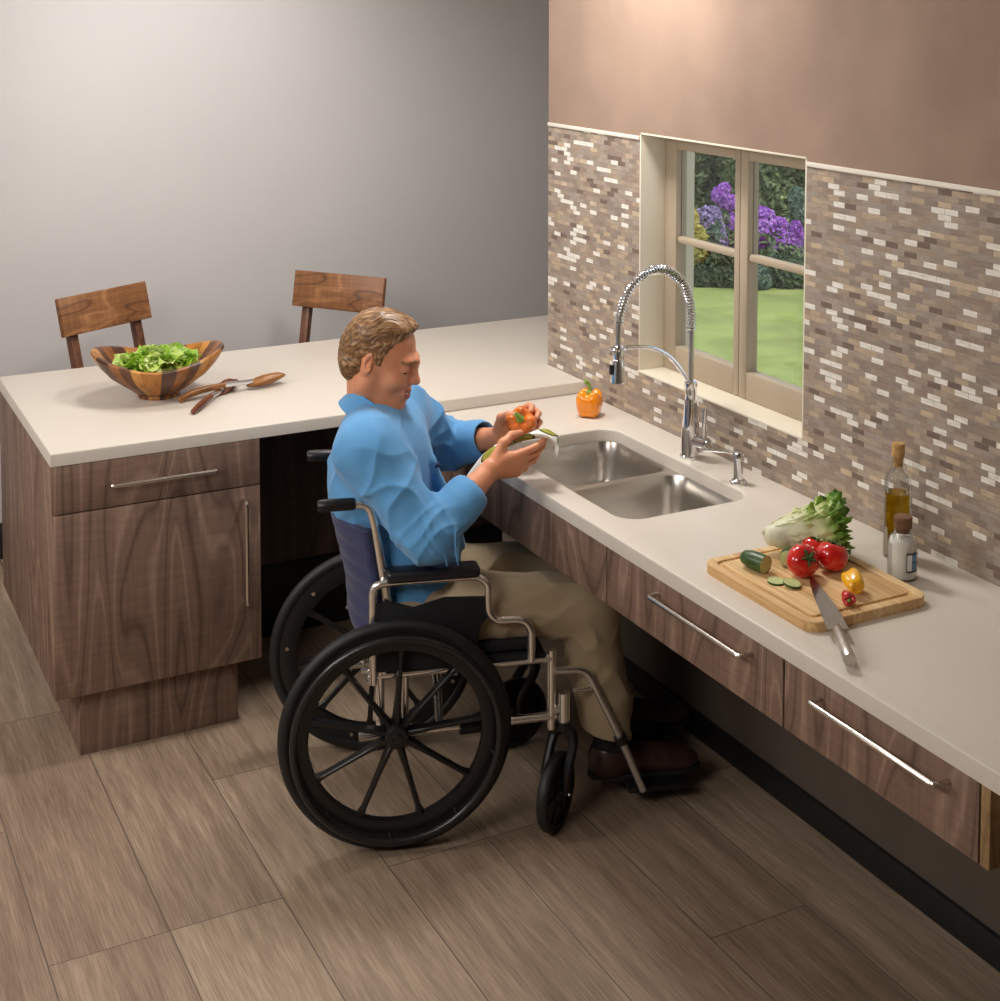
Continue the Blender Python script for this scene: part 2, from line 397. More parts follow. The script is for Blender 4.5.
def mat_bowl():
    m, N, L, b = new_mat('staved acacia bowl')
    tc = N.new('ShaderNodeTexCoord'); gr = N.new('ShaderNodeTexGradient'); gr.gradient_type = 'RADIAL'
    L.new(tc.outputs['Object'], gr.inputs[0])
    mu = N.new('ShaderNodeMath'); mu.operation = 'MULTIPLY'; mu.inputs[1].default_value = 5; L.new(gr.outputs['Fac'], mu.inputs[0])
    fr = N.new('ShaderNodeMath'); fr.operation = 'FRACT'; L.new(mu.outputs[0], fr.inputs[0])
    r = ramp(N, [(0, (196, 128, 52)), (.30, (92, 54, 34)), (.52, (160, 100, 52)), (.70, (112, 66, 40)), (.86, (214, 152, 74))], 'CONSTANT'); L.new(fr.outputs[0], r.inputs[0])
    n = N.new('ShaderNodeTexNoise'); n.inputs['Scale'].default_value = 40; n.inputs['Detail'].default_value = 5
    mp = N.new('ShaderNodeMapping'); mp.inputs['Scale'].default_value = (1, 1, .15); L.new(tc.outputs['Object'], mp.inputs[0]); L.new(mp.outputs[0], n.inputs['Vector'])
    rn = ramp(N, [(.3, (180, 170, 160)), (.7, (255, 255, 255))]); L.new(n.outputs['Fac'], rn.inputs[0])
    mx = N.new('ShaderNodeMix'); mx.data_type = 'RGBA'; mx.blend_type = 'MULTIPLY'; mx.inputs['Factor'].default_value = 1
    L.new(r.outputs[0], mx.inputs['A']); L.new(rn.outputs[0], mx.inputs['B']); L.new(mx.outputs['Result'], b.inputs['Base Color'])
    b.inputs['Roughness'].default_value = .35
    return m
M['bowl'] = mat_bowl()

def mat_board():
    m, N, L, b = new_mat('striped maple board')
    tc = N.new('ShaderNodeTexCoord'); mp = N.new('ShaderNodeMapping'); mp.inputs['Scale'].default_value = (0, 38, 0); L.new(tc.outputs['Object'], mp.inputs[0])
    wn_ = N.new('ShaderNodeTexWhiteNoise'); sn = N.new('ShaderNodeVectorMath'); sn.operation = 'FLOOR'; L.new(mp.outputs[0], sn.inputs[0]); L.new(sn.outputs[0], wn_.inputs[0])
    r = ramp(N, [(0, (212, 168, 112)), (.35, (236, 200, 146)), (.7, (246, 216, 168)), (1, (226, 184, 128))]); L.new(wn_.outputs['Value'], r.inputs[0])
    n = N.new('ShaderNodeTexNoise'); n.inputs['Scale'].default_value = 1; n.inputs['Detail'].default_value = 4
    mp2 = N.new('ShaderNodeMapping'); mp2.inputs['Scale'].default_value = (6, 160, 100); L.new(tc.outputs['Object'], mp2.inputs[0]); L.new(mp2.outputs[0], n.inputs['Vector'])
    rn = ramp(N, [(.3, (215, 205, 190)), (.7, (255, 255, 255))]); L.new(n.outputs['Fac'], rn.inputs[0])
    mx = N.new('ShaderNodeMix'); mx.data_type = 'RGBA'; mx.blend_type = 'MULTIPLY'; mx.inputs['Factor'].default_value = 1
    L.new(r.outputs[0], mx.inputs['A']); L.new(rn.outputs[0], mx.inputs['B']); L.new(mx.outputs['Result'], b.inputs['Base Color']); b.inputs['Roughness'].default_value = .5
    return m
M['board'] = mat_board()
M['groove'] = wood('board groove', (150, 104, 60), (170, 122, 72), (186, 138, 86), 'X', 30, 200)

def mat_attr(name, stops, rough=.5, var=.15, vscale=30, attr='tip', trans=.25):
    """colour along a leaf from its base to its tip"""
    m, N, L, b = new_mat(name)
    a = N.new('ShaderNodeAttribute'); a.attribute_name = attr
    tc = N.new('ShaderNodeTexCoord'); n = N.new('ShaderNodeTexNoise'); n.inputs['Scale'].default_value = vscale; n.inputs['Detail'].default_value = 4
    L.new(tc.outputs['Object'], n.inputs['Vector'])
    sb = N.new('ShaderNodeMath'); sb.operation = 'SUBTRACT'; sb.inputs[1].default_value = .5; L.new(n.outputs['Fac'], sb.inputs[0])
    ml = N.new('ShaderNodeMath'); ml.operation = 'MULTIPLY'; ml.inputs[1].default_value = var*3; L.new(sb.outputs[0], ml.inputs[0])
    ad = N.new('ShaderNodeMath'); ad.use_clamp = True; L.new(a.outputs['Fac'], ad.inputs[0]); L.new(ml.outputs[0], ad.inputs[1])
    r = ramp(N, stops); L.new(ad.outputs[0], r.inputs[0]); L.new(r.outputs[0], b.inputs['Base Color']); b.inputs['Roughness'].default_value = rough
    tr = N.new('ShaderNodeBsdfTranslucent'); L.new(r.outputs[0], tr.inputs[0])
    mx = N.new('ShaderNodeMixShader'); mx.inputs[0].default_value = trans; L.new(b.outputs[0], mx.inputs[1]); L.new(tr.outputs[0], mx.inputs[2])
    L.new(mx.outputs[0], N['Material Output'].inputs[0]); return m
M['lettuce'] = mat_attr('lettuce leaf', [(0, (240, 240, 214)), (.42, (222, 226, 164)), (.68, (150, 184, 76)), (1, (70, 122, 36))], .4, .12, 40)
M['salad'] = mat_attr('salad leaf', [(0, (232, 238, 176)), (.5, (180, 212, 80)), (1, (96, 156, 40))], .35, .3, 25)
M['leaf_dark'] = mat_attr('dark shrub leaf', [(0, (56, 70, 46)), (1, (104, 124, 80))], .6, .3, 3)
M['leaf_mid'] = mat_attr('olive shrub leaf', [(0, (84, 98, 62)), (1, (142, 158, 104))], .6, .3, 3)
M['leaf_gray'] = mat_attr('gray green leaf', [(0, (84, 104, 84)), (1, (146, 166, 140))], .6, .3, 3)
M['leaf_yellow'] = mat_attr('yellow blossom leaf', [(0, (150, 150, 70)), (.5, (206, 190, 92)), (1, (236, 222, 150))], .6, .3, 3)
M['purple'] = mat_attr('purple blossom', [(0, (150, 76, 176)), (.5, (202, 122, 222)), (1, (236, 190, 244))], .6, .3, 5, trans=.35)
M['lilac'] = mat_attr('pale lilac blossom', [(0, (140, 116, 156)), (1, (206, 184, 220))], .6, .3, 5)
M['lawn'] = plain('mown lawn', (146, 154, 84), .95, var=.22, vscale=2.2, bump=.8, bscale=30, spec=.1)

def mat_towel():
    m, N, L, b = new_mat('leaf print tea towel')
    tc = N.new('ShaderNodeTexCoord'); mp = N.new('ShaderNodeMapping'); mp.inputs['Scale'].default_value = (1, 1.7, 1); L.new(tc.outputs['UV'], mp.inputs[0])
    v = N.new('ShaderNodeTexVoronoi'); v.inputs['Scale'].default_value = 5.2; v.inputs['Randomness'].default_value = .55; L.new(mp.outputs[0], v.inputs['Vector'])
    r = ramp(N, [(0, (150, 146, 52)), (.30, (168, 162, 66)), (.40, (74, 74, 34)), (.47, (236, 232, 224))], 'CONSTANT'); L.new(v.outputs['Distance'], r.inputs[0])
    L.new(r.outputs[0], b.inputs['Base Color']); b.inputs['Roughness'].default_value = .9
    return m
M['towel'] = mat_towel()

# ------------------------------------------------------------------ SDF modelling of the figure
def hash3(i):
    i = i.astype(np.int64)
    h = (i[..., 0]*374761393+i[..., 1]*668265263+i[..., 2]*1274126177) & 0x7fffffff
    h = ((h ^ (h >> 13))*1103515245) & 0x7fffffff
    return ((h ^ (h >> 16)) & 0xffff)/65535.0
def vnoise(p):
    i = np.floor(p).astype(np.int64); f = p-i; f = f*f*f*(f*(f*6-15)+10); r = 0
    for dx in (0, 1):
        for dy in (0, 1):
            for dz in (0, 1):
                w = (f[:, 0] if dx else 1-f[:, 0])*(f[:, 1] if dy else 1-f[:, 1])*(f[:, 2] if dz else 1-f[:, 2])
                r = r+w*hash3(i+np.array([dx, dy, dz]))
    return r*2-1

class SDF:
    def __init__(s): s.p = []; s.disp = None
    def cone(s, a, b, ra, rb, k=.01, op='u'):
        a = np.array(a, float); b = np.array(b, float); d = b-a; dd = max(d@d, 1e-12); R = max(ra, rb)
        def f(P):
            t = np.clip(((P-a)@d)/dd, 0, 1)
            return np.linalg.norm(P-a-t[:, None]*d, axis=1)-(ra+(rb-ra)*t)
        s.p.append((f, np.minimum(a, b)-R, np.maximum(a, b)+R, k, op)); return s
    def chain(s, pts, rs, k=.01, op='u'):
        for i in range(len(pts)-1): s.cone(pts[i], pts[i+1], rs[i], rs[i+1], k, op)
        return s
    def ell(s, c, r, R=None, k=.01, op='u'):
        c = np.array(c, float); r = np.array(r, float); Rm = np.eye(3) if R is None else np.array(R, float)
        def f(P):
            q = (P-c)@Rm.T
            k0 = np.linalg.norm(q/r, axis=1); k1 = np.linalg.norm(q/(r*r), axis=1)
            return k0*(k0-1)/np.maximum(k1, 1e-9)
        m = r.max(); s.p.append((f, c-m, c+m, k, op)); return s
    def func(s, f, lo, hi, k=.01, op='u'): s.p.append((f, np.array(lo), np.array(hi), k, op)); return s
    def __call__(s, P):
        d = np.full(len(P), .5); lo = P.min(0); hi = P.max(0)
        for f, a, b, k, op in s.p:
            if op != 'i' and (np.any(lo > b+.08) or np.any(hi < a-.08)): continue
            e = f(P)
            if op == 'u':
                h = np.clip(.5+.5*(d-e)/k, 0, 1); d = d*(1-h)+e*h-k*h*(1-h)
            elif op == 's':
                h = np.clip(.5-.5*(d+e)/k, 0, 1); d = d*(1-h)-e*h+k*h*(1-h)
            else:
                h = np.clip(.5-.5*(d-e)/k, 0, 1); d = d*(1-h)+e*h+k*h*(1-h)
        if s.disp is not None: d = d+s.disp(P)
        return d

def sdf_mesh(F, lo, hi, h, c=6):
    lo = np.array(lo, float); nb = np.ceil((np.array(hi)-lo)/(h*c)).astype(int)
    ci = np.stack(np.meshgrid(*[np.arange(n) for n in nb], indexing='ij'), -1).reshape(-1, 3)
    cen = lo+(ci*c+(c-1)/2)*h
    order = np.lexsort((ci[:, 2]//4, ci[:, 1]//4, ci[:, 0]//4))
    cv = np.empty(len(cen))
    for s0 in range(0, len(order), 512): q = order[s0:s0+512]; cv[q] = F(cen[q])
    D = np.repeat(np.repeat(np.repeat(cv.reshape(nb).astype(np.float32), c, 0), c, 1), c, 2)
    act = [i for i in order if abs(cv[i]) < c*h*1.25]
    off = np.stack(np.meshgrid(*[np.arange(c)]*3, indexing='ij'), -1).reshape(-1, 3)
    for s0 in range(0, len(act), 48):
        q = ci[act[s0:s0+48]]
        idx = (q[:, None, :]*c+off[None]).reshape(-1, 3)
        D[idx[:, 0], idx[:, 1], idx[:, 2]] = F(lo+idx*h)
    S = D < 0
    n0, n1, n2 = S.shape
    cnt = np.zeros((n0-1, n1-1, n2-1), np.int8)
    for dx in (0, 1):
        for dy in (0, 1):
            for dz in (0, 1): cnt += S[dx:n0-1+dx, dy:n1-1+dy, dz:n2-1+dz]
    cells = np.argwhere((cnt > 0) & (cnt < 8))
    vid = np.full(cnt.shape, -1, np.int32); vid[tuple(cells.T)] = np.arange(len(cells))
    acc = np.zeros((len(cells), 3)); w = np.zeros(len(cells))
    cor = [(x, y, z) for x in (0, 1) for y in (0, 1) for z in (0, 1)]
    for a in cor:
        for ax in range(3):
            if a[ax]: continue
            b = list(a); b[ax] = 1
            da = D[cells[:, 0]+a[0], cells[:, 1]+a[1], cells[:, 2]+a[2]]; db = D[cells[:, 0]+b[0], cells[:, 1]+b[1], cells[:, 2]+b[2]]
            m = (da < 0) != (db < 0); t = np.where(m, da/np.where(m, da-db, 1), 0)
            p = np.tile(np.array(a, float), (len(cells), 1)); p[:, ax] += t
            acc[m] += p[m]; w[m] += 1
    V = lo+(cells+acc/w[:, None])*h
    quads = []
    for ax in range(3):
        A = [slice(None)]*3; B = [slice(None)]*3; A[ax] = slice(0, -1); B[ax] = slice(1, None)
        sa = S[tuple(A)]; sb = S[tuple(B)]; e = np.argwhere(sa != sb)
        o1, o2 = [(1, 2), (2, 0), (0, 1)][ax]
        e = e[(e[:, o1] > 0) & (e[:, o2] > 0) & (e[:, o1] < S.shape[o1]-1) & (e[:, o2] < S.shape[o2]-1)]
        flip = ~sa[tuple(e.T)]
        def cell(d1, d2):
            q = e.copy(); q[:, o1] -= d1; q[:, o2] -= d2; return vid[tuple(q.T)]
        q = np.stack([cell(1, 1), cell(0, 1), cell(0, 0), cell(1, 0)], 1)
        q[flip] = q[flip][:, ::-1]
        quads.append(q)
    Q = np.concatenate(quads); Q = Q[(Q >= 0).all(1)]
    return V, Q

def sdf_object(name, F, lo, hi, h, mats, parent=None, region=None, smooth_it=1, keep_biggest=False):
    V, Q = sdf_mesh(F, lo, hi, h)
    for _ in range(smooth_it):
        acc = np.zeros_like(V); n = np.zeros(len(V))
        for a in range(4):
            b = (a+1) % 4
            np.add.at(acc, Q[:, a], V[Q[:, b]]); np.add.at(n, Q[:, a], 1); np.add.at(acc, Q[:, b], V[Q[:, a]]); np.add.at(n, Q[:, b], 1)
        V = .5*V+.5*acc/np.maximum(n, 1)[:, None]
    me = bpy.data.meshes.new(name)
    me.from_pydata(V.tolist(), [], Q.tolist())
    for m in (mats if isinstance(mats, (list, tuple)) else [mats]): me.materials.append(m)
    if region is not None:
        C = V[Q].mean(1); me.polygons.foreach_set('material_index', region(C).astype(np.int32))
    me.polygons.foreach_set('use_smooth', [True]*len(me.polygons)); me.update()
    if keep_biggest:
        bm = bmesh.new(); bm.from_mesh(me); seen = set(); comps = []
        for v in bm.verts:
            if v in seen: continue
            st = [v]; seen.add(v); comp = []
            while st:
                x = st.pop(); comp.append(x)
                for e in x.link_edges:
                    y = e.other_vert(x)
                    if y not in seen: seen.add(y); st.append(y)
            comps.append(comp)
        comps.sort(key=len)
        for c_ in comps[:-1]: bmesh.ops.delete(bm, geom=c_, context='VERTS')
        bm.to_mesh(me); bm.free()
    o = bpy.data.objects.new(name, me); COL.objects.link(o)
    if parent: o.parent = parent
    return o

# ================================================================== SETTING
def struct(o): o['kind'] = 'structure'; return o
H1, H2, T = .864, .903, .037
XL, YP, YB, DP = -1.714, -.251, .684, .60
CEIL = 2.70
struct(MB().box((-4.2, -6.2, -.06), (1.5, 1.6, 0)).build('floor', M['floor'], smooth=0))
struct(MB().box((-4.2, -6.2, CEIL), (1.5, 1.6, CEIL+.1)).build('ceiling', M['ceiling'], smooth=0))
struct(MB().box((-4.2, 1.45, 0), (1.5, 1.6, CEIL)).build('wall_back', M['gray_wall'], smooth=0))
struct(MB().box((-4.2, -6.2, 0), (-4.05, 1.45, CEIL)).build('wall_left', M['gray_wall'], smooth=0))
struct(MB().box((-4.05, -6.2, 0), (.25, -6.05, CEIL)).build('wall_front', M['gray_wall'], smooth=0))
# slanted outer wall beyond the tiled wall's end
struct(MB().prism([(.20, -.12), (.36, -.02), (1.28, 1.45), (1.45, 1.45), (.5, -.12)], 0, CEIL).build('wall_corner', M['gray_wall'], smooth=0))
struct(MB().box((-4.05, 1.435, 0), (1.2, 1.45, .14), .003).build('baseboard_back', M['black_base']))
WY0, WY1, WZ0, WZ1, TT = -.571, -1.361, 1.011, 1.75, 1.727
wt = MB()   # tiled wall around the window opening
wt.box((0, WY0, .70), (.20, 0, TT)); wt.box((0, WY1, .70), (.20, WY0, WZ0)); wt.box((0, -6.05, .70), (.20, WY1, TT))
struct(wt.build('wall_right', M['tile'], smooth=0))
wu = MB(); wu.box((.001, WY0, TT), (.20, 0, CEIL)); wu.box((.001, -6.05, TT), (.20, WY1, CEIL)); wu.box((.001, WY1, WZ1), (.20, WY0, CEIL))
struct(wu.build('wall_right_upper', M['plaster'], smooth=0))
tr = MB().box((-.004, WY0, TT), (.0, 0, TT+.012), .001).box((-.004, -6.0, TT), (.0, WY1, TT+.012), .001)
struct(tr.build('trim_1', M['cream_trim']))
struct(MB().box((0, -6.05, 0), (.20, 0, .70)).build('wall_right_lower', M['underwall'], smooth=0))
struct(MB().box((-.014, -5.5, 0), (0, .25, .075), .003).build('baseboard_right', M['black_base']))

# window: reveal lining, two sashes with a muntin each, panes
win = bpy.data.objects.new('window_1', None); COL.objects.link(win); win.location = (.088, (WY0+WY1)/2, WZ0); struct(win)
def wbox(mb, a, b, bev=.003):
    o = (.088, (WY0+WY1)/2, WZ0)
    return mb.box([x-y for x, y in zip(a, o)], [x-y for x, y in zip(b, o)], bev)
sl = MB(); wbox(sl, (-.004, WY1, WZ0-.004), (.20, WY0, WZ0+.002), .001); sl.build('window_sill', M['sill'], win)
rv = MB()
wbox(rv, (.0, WY0-.006, WZ0), (.20, WY0, WZ1), .001); wbox(rv, (.0, WY1, WZ0), (.20, WY1+.006, WZ1), .001); wbox(rv, (.0, WY1, WZ1-.006), (.20, WY0, WZ1), .001)
rv.build('window_reveal', M['sill'], win)
YM = -.962
def sash(y_hi, y_lo, g_hi, g_lo):
    m = MB(); x0, x1 = .088, .128; gz0, gz1 = 1.093, WZ1-.05
    wbox(m, (x0, g_hi, WZ0+.002), (x1, y_hi, WZ1-.006)); wbox(m, (x0, y_lo, WZ0+.002), (x1, g_lo, WZ1-.006))
    wbox(m, (x0, g_lo, WZ0+.002), (x1, g_hi, gz0)); wbox(m, (x0, g_lo, gz1), (x1, g_hi, WZ1-.006))
    s = m.build('sash', M['frame_paint'], win)
    m = MB(); wbox(m, (x0+.004, g_lo, 1.412), (x1-.006, g_hi, 1.433), .006); m.build('muntin', M['frame_paint'], s)
    for z0, z1 in ((gz0, 1.412), (1.433, gz1)):
        m = MB(); wbox(m, (.106, g_lo, z0), (.110, g_hi, z1), 0); m.build('pane', M['glass'], s, smooth=0)
sash(WY0-.006, YM+.0008, -.640, -.936)
sash(YM-.0008, WY1+.006, -.998, -1.290)

# garden on lower ground outside
GZ = -1.2
struct(MB().box((1.5, -8, GZ-.1), (40, 40, GZ)).build('lawn', M['lawn'], smooth=0))
VD = np.array([math.sin(.473), math.cos(.473)]); VR = np.array([VD[1], -VD[0]])
def gpos(px, depth):
    c = np.array([-2.430, -4.326]); q = c+VD*depth+VR*depth*(px-492)/1459.66
    return float(q[0]), float(q[1])
def gz(py, depth):
    a = -(py-97.77)/1459.66; cp, sp = math.cos(-.067), math.sin(-.067)
    k = depth/(cp-sp*a); return 2.155+k*(sp+cp*a)
def leaf_cluster(mb, lay, blobs, n, size, elong=1.8):
    for i in range(n):
        cx, cy, cz, rx, ry, rz = blobs[random.randrange(len(blobs))]
        while True:
            d = Vector((random.uniform(-1, 1), random.uniform(-1, 1), random.uniform(-1, 1)))
            if .2 < d.length < 1: break
        d = d.normalized()*(d.length**.4)
        p = Vector((cx+d.x*rx, cy+d.y*ry, cz+d.z*rz))
        if p.z < .01: p.z = .01+random.random()*.1
        n_ = (d+Vector((random.gauss(0, .6), random.gauss(0, .6), random.gauss(.3, .6)))).normalized()
        a = n_.orthogonal().normalized(); a.rotate(Matrix.Rotation(random.uniform(0, 6.28), 3, n_)); b = n_.cross(a)
        s = size*random.uniform(.6, 1.3)
        vs = [mb.bm.verts.new(p-a*s*elong*.5), mb.bm.verts.new(p+b*s*.4+n_*s*.1), mb.bm.verts.new(p+a*s*elong*.5-n_*s*.15), mb.bm.verts.new(p-b*s*.4+n_*s*.1)]
        t = random.random()
        for v in vs: v[lay] = t
        mb.bm.faces.new(vs)
def shrub(name, label, cat, px, depth, blobs, mats, n, size, group=None, stems=True, blossom=None):
    x, y = gpos(px, depth); o = thing(name, label, cat, (x, y, GZ), 0, group)
    def conv(bl):
        out = []
        for (bpx, bpy_, r, rz_) in bl:
            bx, by = gpos(bpx, depth); out.append((bx-x, by-y, gz(bpy_, depth)-GZ, r, r, rz_))
        return out
    B = conv(blobs); BB = conv(blossom[0]) if blossom else None
    m = MB(); lay = m.bm.verts.layers.float.new('tip'); leaf_cluster(m, lay, B, n, size); m.build('foliage', mats, o, smooth=0)
    if blossom:
        m = MB(); lay = m.bm.verts.layers.float.new('tip'); leaf_cluster(m, lay, BB, blossom[2], blossom[3], 1.2); m.build('blossom', blossom[1], o, smooth=0)
    if stems:
        m = MB()
        for k in range(6):
            t = B[k % len(B)]
            m.tube(bez([(random.uniform(-.08, .08), random.uniform(-.08, .08), -.02), (t[0]*.4, t[1]*.4, t[2]*.5), (t[0], t[1], t[2])], 5), [.025-.0012*i for i in range(11)], 6)
        m.build('stem', M['bed'], o)
    return o
# dark trees closing the view, then the flowering border in front
for px, dep, py, mat, lab in ((655, 21, 130, 'leaf_dark', 'dark green tree seen at the left edge of the window'),
                              (712, 20.5, 150, 'leaf_dark', 'dark tree rising behind the purple flower tuft'),
                              (772, 20, 140, 'leaf_mid', 'olive green tree behind the big purple blossoms'),
                              (840, 20.5, 140, 'leaf_mid', 'olive green tree at the right side of the window view')):
    k = dep/1459.66
    shrub('garden_tree', lab, 'tree', px, dep, [(px-18, py+20, 34*k, 60*k), (px+18, py-10, 36*k, 60*k), (px, py+75, 44*k, 60*k), (px-5, py-70, 40*k, 60*k)], M[mat], 11000, .08, 'trees beyond the lawn')
k = 17.5/1459.66
shrub('garden_shrub', 'low gray green shrub edging the lawn under the purple blossoms', 'shrub', 765, 17.0, [(742, 276, 20*k, 20*k), (765, 272, 20*k, 22*k), (790, 276, 22*k, 20*k), (815, 276, 22*k, 20*k)], M['leaf_dark'], 3600, .055, 'border shrubs')
shrub('garden_shrub', 'small round pale gray shrub at the lawn edge', 'shrub', 764, 16.8, [(764, 279, 10*k, 12*k)], M['leaf_gray'], 900, .045, 'border shrubs', False)
shrub('garden_shrub', 'dark low shrub beside the yellow bush at the lawn edge', 'shrub', 716, 17.0, [(704, 278, 12*k, 14*k), (722, 272, 16*k, 20*k), (735, 276, 14*k, 16*k)], M['leaf_dark'], 2600, .055, 'border shrubs')
shrub('flowering_shrub', 'large purple flowering shrub in the right half of the window', 'flowering shrub', 772, 17.6, [(765, 255, 30*k, 30*k), (790, 262, 22*k, 24*k)], M['leaf_mid'], 1500, .06, 'purple flowering shrubs',
      blossom=([(757, 232, 18*k, 26*k), (772, 240, 22*k, 24*k), (764, 218, 13*k, 12*k), (782, 224, 8*k, 7*k), (792, 250, 13*k, 14*k), (798, 236, 8*k, 16*k), (760, 255, 18*k, 14*k)], M['purple'], 4200, .05))
shrub('flowering_shrub', 'tall purple flower tuft in the left window sash', 'flowering shrub', 724, 17.6, [(726, 245, 12*k, 40*k)], M['leaf_mid'], 700, .06, 'purple flowering shrubs',
      blossom=([(722, 195, 9*k, 9*k), (730, 202, 9*k, 9*k), (726, 188, 6*k, 5*k), (731, 222, 9*k, 12*k), (728, 240, 11*k, 12*k), (724, 266, 12*k, 9*k)], M['purple'], 2200, .05))
shrub('flowering_shrub', 'pale lilac shrub between the yellow bush and the purple flowers', 'flowering shrub', 711, 17.4, [(711, 240, 15*k, 26*k)], M['leaf_gray'], 900, .06, 'purple flowering shrubs',
      blossom=([(707, 226, 13*k, 20*k), (718, 240, 11*k, 22*k), (714, 216, 9*k, 10*k)], M['lilac'], 1700, .05))
shrub('flowering_shrub', 'yellow flowering bush at the left of the window view', 'flowering shrub', 695, 17.2, [(690, 222, 9*k, 18*k), (698, 248, 10*k, 20*k), (692, 268, 11*k, 14*k), (700, 238, 8*k, 12*k)], M['leaf_yellow'], 2200, .055)
shrub('garden_shrub', 'pale feathery shrub high at the right edge of the window', 'shrub', 799, 18.6, [(799, 200, 9*k, 14*k), (803, 216, 12*k, 16*k), (800, 240, 12*k, 20*k)], M['leaf_gray'], 1300, .05, 'border shrubs')

# ================================================================== WORKTOPS AND CABINETS
pw = MB().plate([(XL, YP), (-.0005, YP), (-.0005, .004), (.34, .004), (.60, YB), (XL, YB)], [], H2-T, H2, .005)
tag(pw.build('peninsula_worktop', M['counter']), 'raised cream worktop of the peninsula under the salad bowl', 'worktop')
SX0, SX1, SY0, SY1 = -.522, -.130, -1.325, -.622
sw = MB().plate([(-DP, -2.95), (-.0005, -2.95), (-.0005, YP+.03), (-DP, YP+.03)], [rrect(SX0, SX1, SY0, SY1, .06)], H1-T, H1, .005)
# the raised worktop's front edge closes the step between the two levels
tag(sw.build('sink_worktop', M['counter']), 'lower cream worktop along the tiled wall with a sink cut-out', 'worktop')

def bar_handle(a, b, out, r=.0055):
    """bar between a and b, feet reaching back by -out"""
    a = Vector(a); b = Vector(b); o = Vector(out)
    return MB().tube(fillet([a-o, a, b, b-o], .012, 5), r, 10)

# apron panel under the sink
t = thing('sink_apron', 'plain walnut apron panel under the sink front, beside the man', 'cabinet panel', (-.59, -.80, .676))
MB().box((0, -.545, 0), (.02, .575, .149), .001).build('panel', M['walnut_v'], t)
MB().box((.02, -.545, .10), (.04, .575, .149), .001).build('rail', M['walnut_dark'], t)
DY = [(-1.348, -2.030), (-2.034, -2.560)]
HY = [(-1.579, -1.928), (-2.148, -2.489)]
LB = ['walnut drawer unit beside the sink apron under the cutting board', 'walnut drawer unit at the near end of the sink worktop, below the knife handle']
for (y1, y0), (h1, h0), lb in zip(DY, HY, LB):
    t = thing('drawer_unit', lb, 'drawer', (-.59, (y0+y1)/2, .676), 0, 'wall-hung drawers'); oy = (y0+y1)/2
    MB().box((.02, y0-oy+.002, .004), (.48, y1-oy-.002, .148), .001).build('drawer_box', M['walnut_dark'], t)
    f = MB().box((0, y0-oy+.001, 0), (.02, y1-oy-.001, .148), .001).build('drawer_front', M['walnut_v'], t)
    bar_handle((-.034, h1-oy, .112), (-.034, h0-oy, .112), (-.034, 0, 0)).build('handle', M['nickel'], f)
tag(MB().box((-.59, -2.585, .676), (-.11, -2.564, .826), .001).build('filler_strip', M['filler']), 'pale wood end strip closing the near drawer', 'cabinet panel')
tag(MB().box((-.57, -2.90, 0), (-.02, -2.86, .826), .001).build('support_panel', M['walnut_v']), 'walnut end panel carrying the near end of the sink worktop', 'cabinet panel')

# base cabinet of the peninsula
XR = -1.115
t = thing('base_cabinet', 'walnut base cabinet carrying the left end of the peninsula', 'cabinet', (XL, YP, 0))
MB().box((.019, .02, .20), (XR-XL, .60, H2-T), .001).build('carcass', M['walnut_v'], t)
MB().box((0, .003, .20), (.019, .915, H2-T), .001).build('end_panel', M['walnut_v'], t)
f = MB().box((.001, 0, .729), (XR-XL, .02, H2-T-.002), .001).build('drawer', M['walnut_v'], t)
bar_handle((.160, -.032, .797), (.462, -.032, .797), (0, -.032, 0)).build('handle', M['nickel'], f)
f = MB().box((.001, 0, .20), (XR-XL, .02, .725), .001).build('door', M['walnut_v'], t)
bar_handle((.548, -.032, .690), (.548, -.032, .379), (0, -.032, 0)).build('handle', M['nickel'], f)
MB().box((.076, .053, 0), (.541, .50, .20), .001).build('toe_kick', M['walnut_v'], t)
# recessed cabinet in the knee space
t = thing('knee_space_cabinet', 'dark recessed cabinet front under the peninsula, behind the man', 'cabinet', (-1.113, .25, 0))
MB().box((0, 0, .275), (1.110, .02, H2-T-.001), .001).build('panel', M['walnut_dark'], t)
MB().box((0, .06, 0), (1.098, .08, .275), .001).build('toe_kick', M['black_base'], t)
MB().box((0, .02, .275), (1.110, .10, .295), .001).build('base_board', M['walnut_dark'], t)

# ================================================================== SINK
t = thing('double_sink', 'stainless undermount double bowl sink set in the lower worktop', 'sink', ((SX0+SX1)/2, (SY0+SY1)/2, H1-T))
def bowl(x0, x1, y0, y1, depth=.145, rc=.06):
    m = MB(); rows = []
    prof = [(0, -.0005), (.003, -.004), (.006, -.06), (.012, -depth+.03), (.02, -depth+.012), (.034, -depth+.002), (.05, -depth)]
    for ins, z in prof:
        rows.append([m.bm.verts.new((x, y, z)) for x, y in rrect(x0+ins, x1-ins, y0+ins, y1-ins, max(rc-ins*.5, .02), 7)])
    for A, B in zip(rows, rows[1:]):
        for i in range(len(A)): m.bm.faces.new((A[i], A[(i+1) % len(A)], B[(i+1) % len(A)], B[i]))
    m.bm.faces.new(rows[-1])
    return m
ox, oy = t.location.x, t.location.y
YD = -.962
for y0, y1 in ((YD+.009, SY1+.008), (SY0-.008, YD-.009)):
    b = bowl(SX0-.006-ox, SX1+.006-ox, y0-oy, y1-oy).build('bowl', M['steel'], t, smooth=50)
    md = b.modifiers.new('wall', 'SOLIDIFY'); md.thickness = .0015; md.offset = -1
    MB().lathe([(.0, .001), (.018, .001), (.03, .004), (.042, .003), (.043, 0)], 28, ((SX0+SX1)/2-ox+.02, (y0+y1)/2-oy, -.1445), caps=False).build('drain', M['chrome'], b)
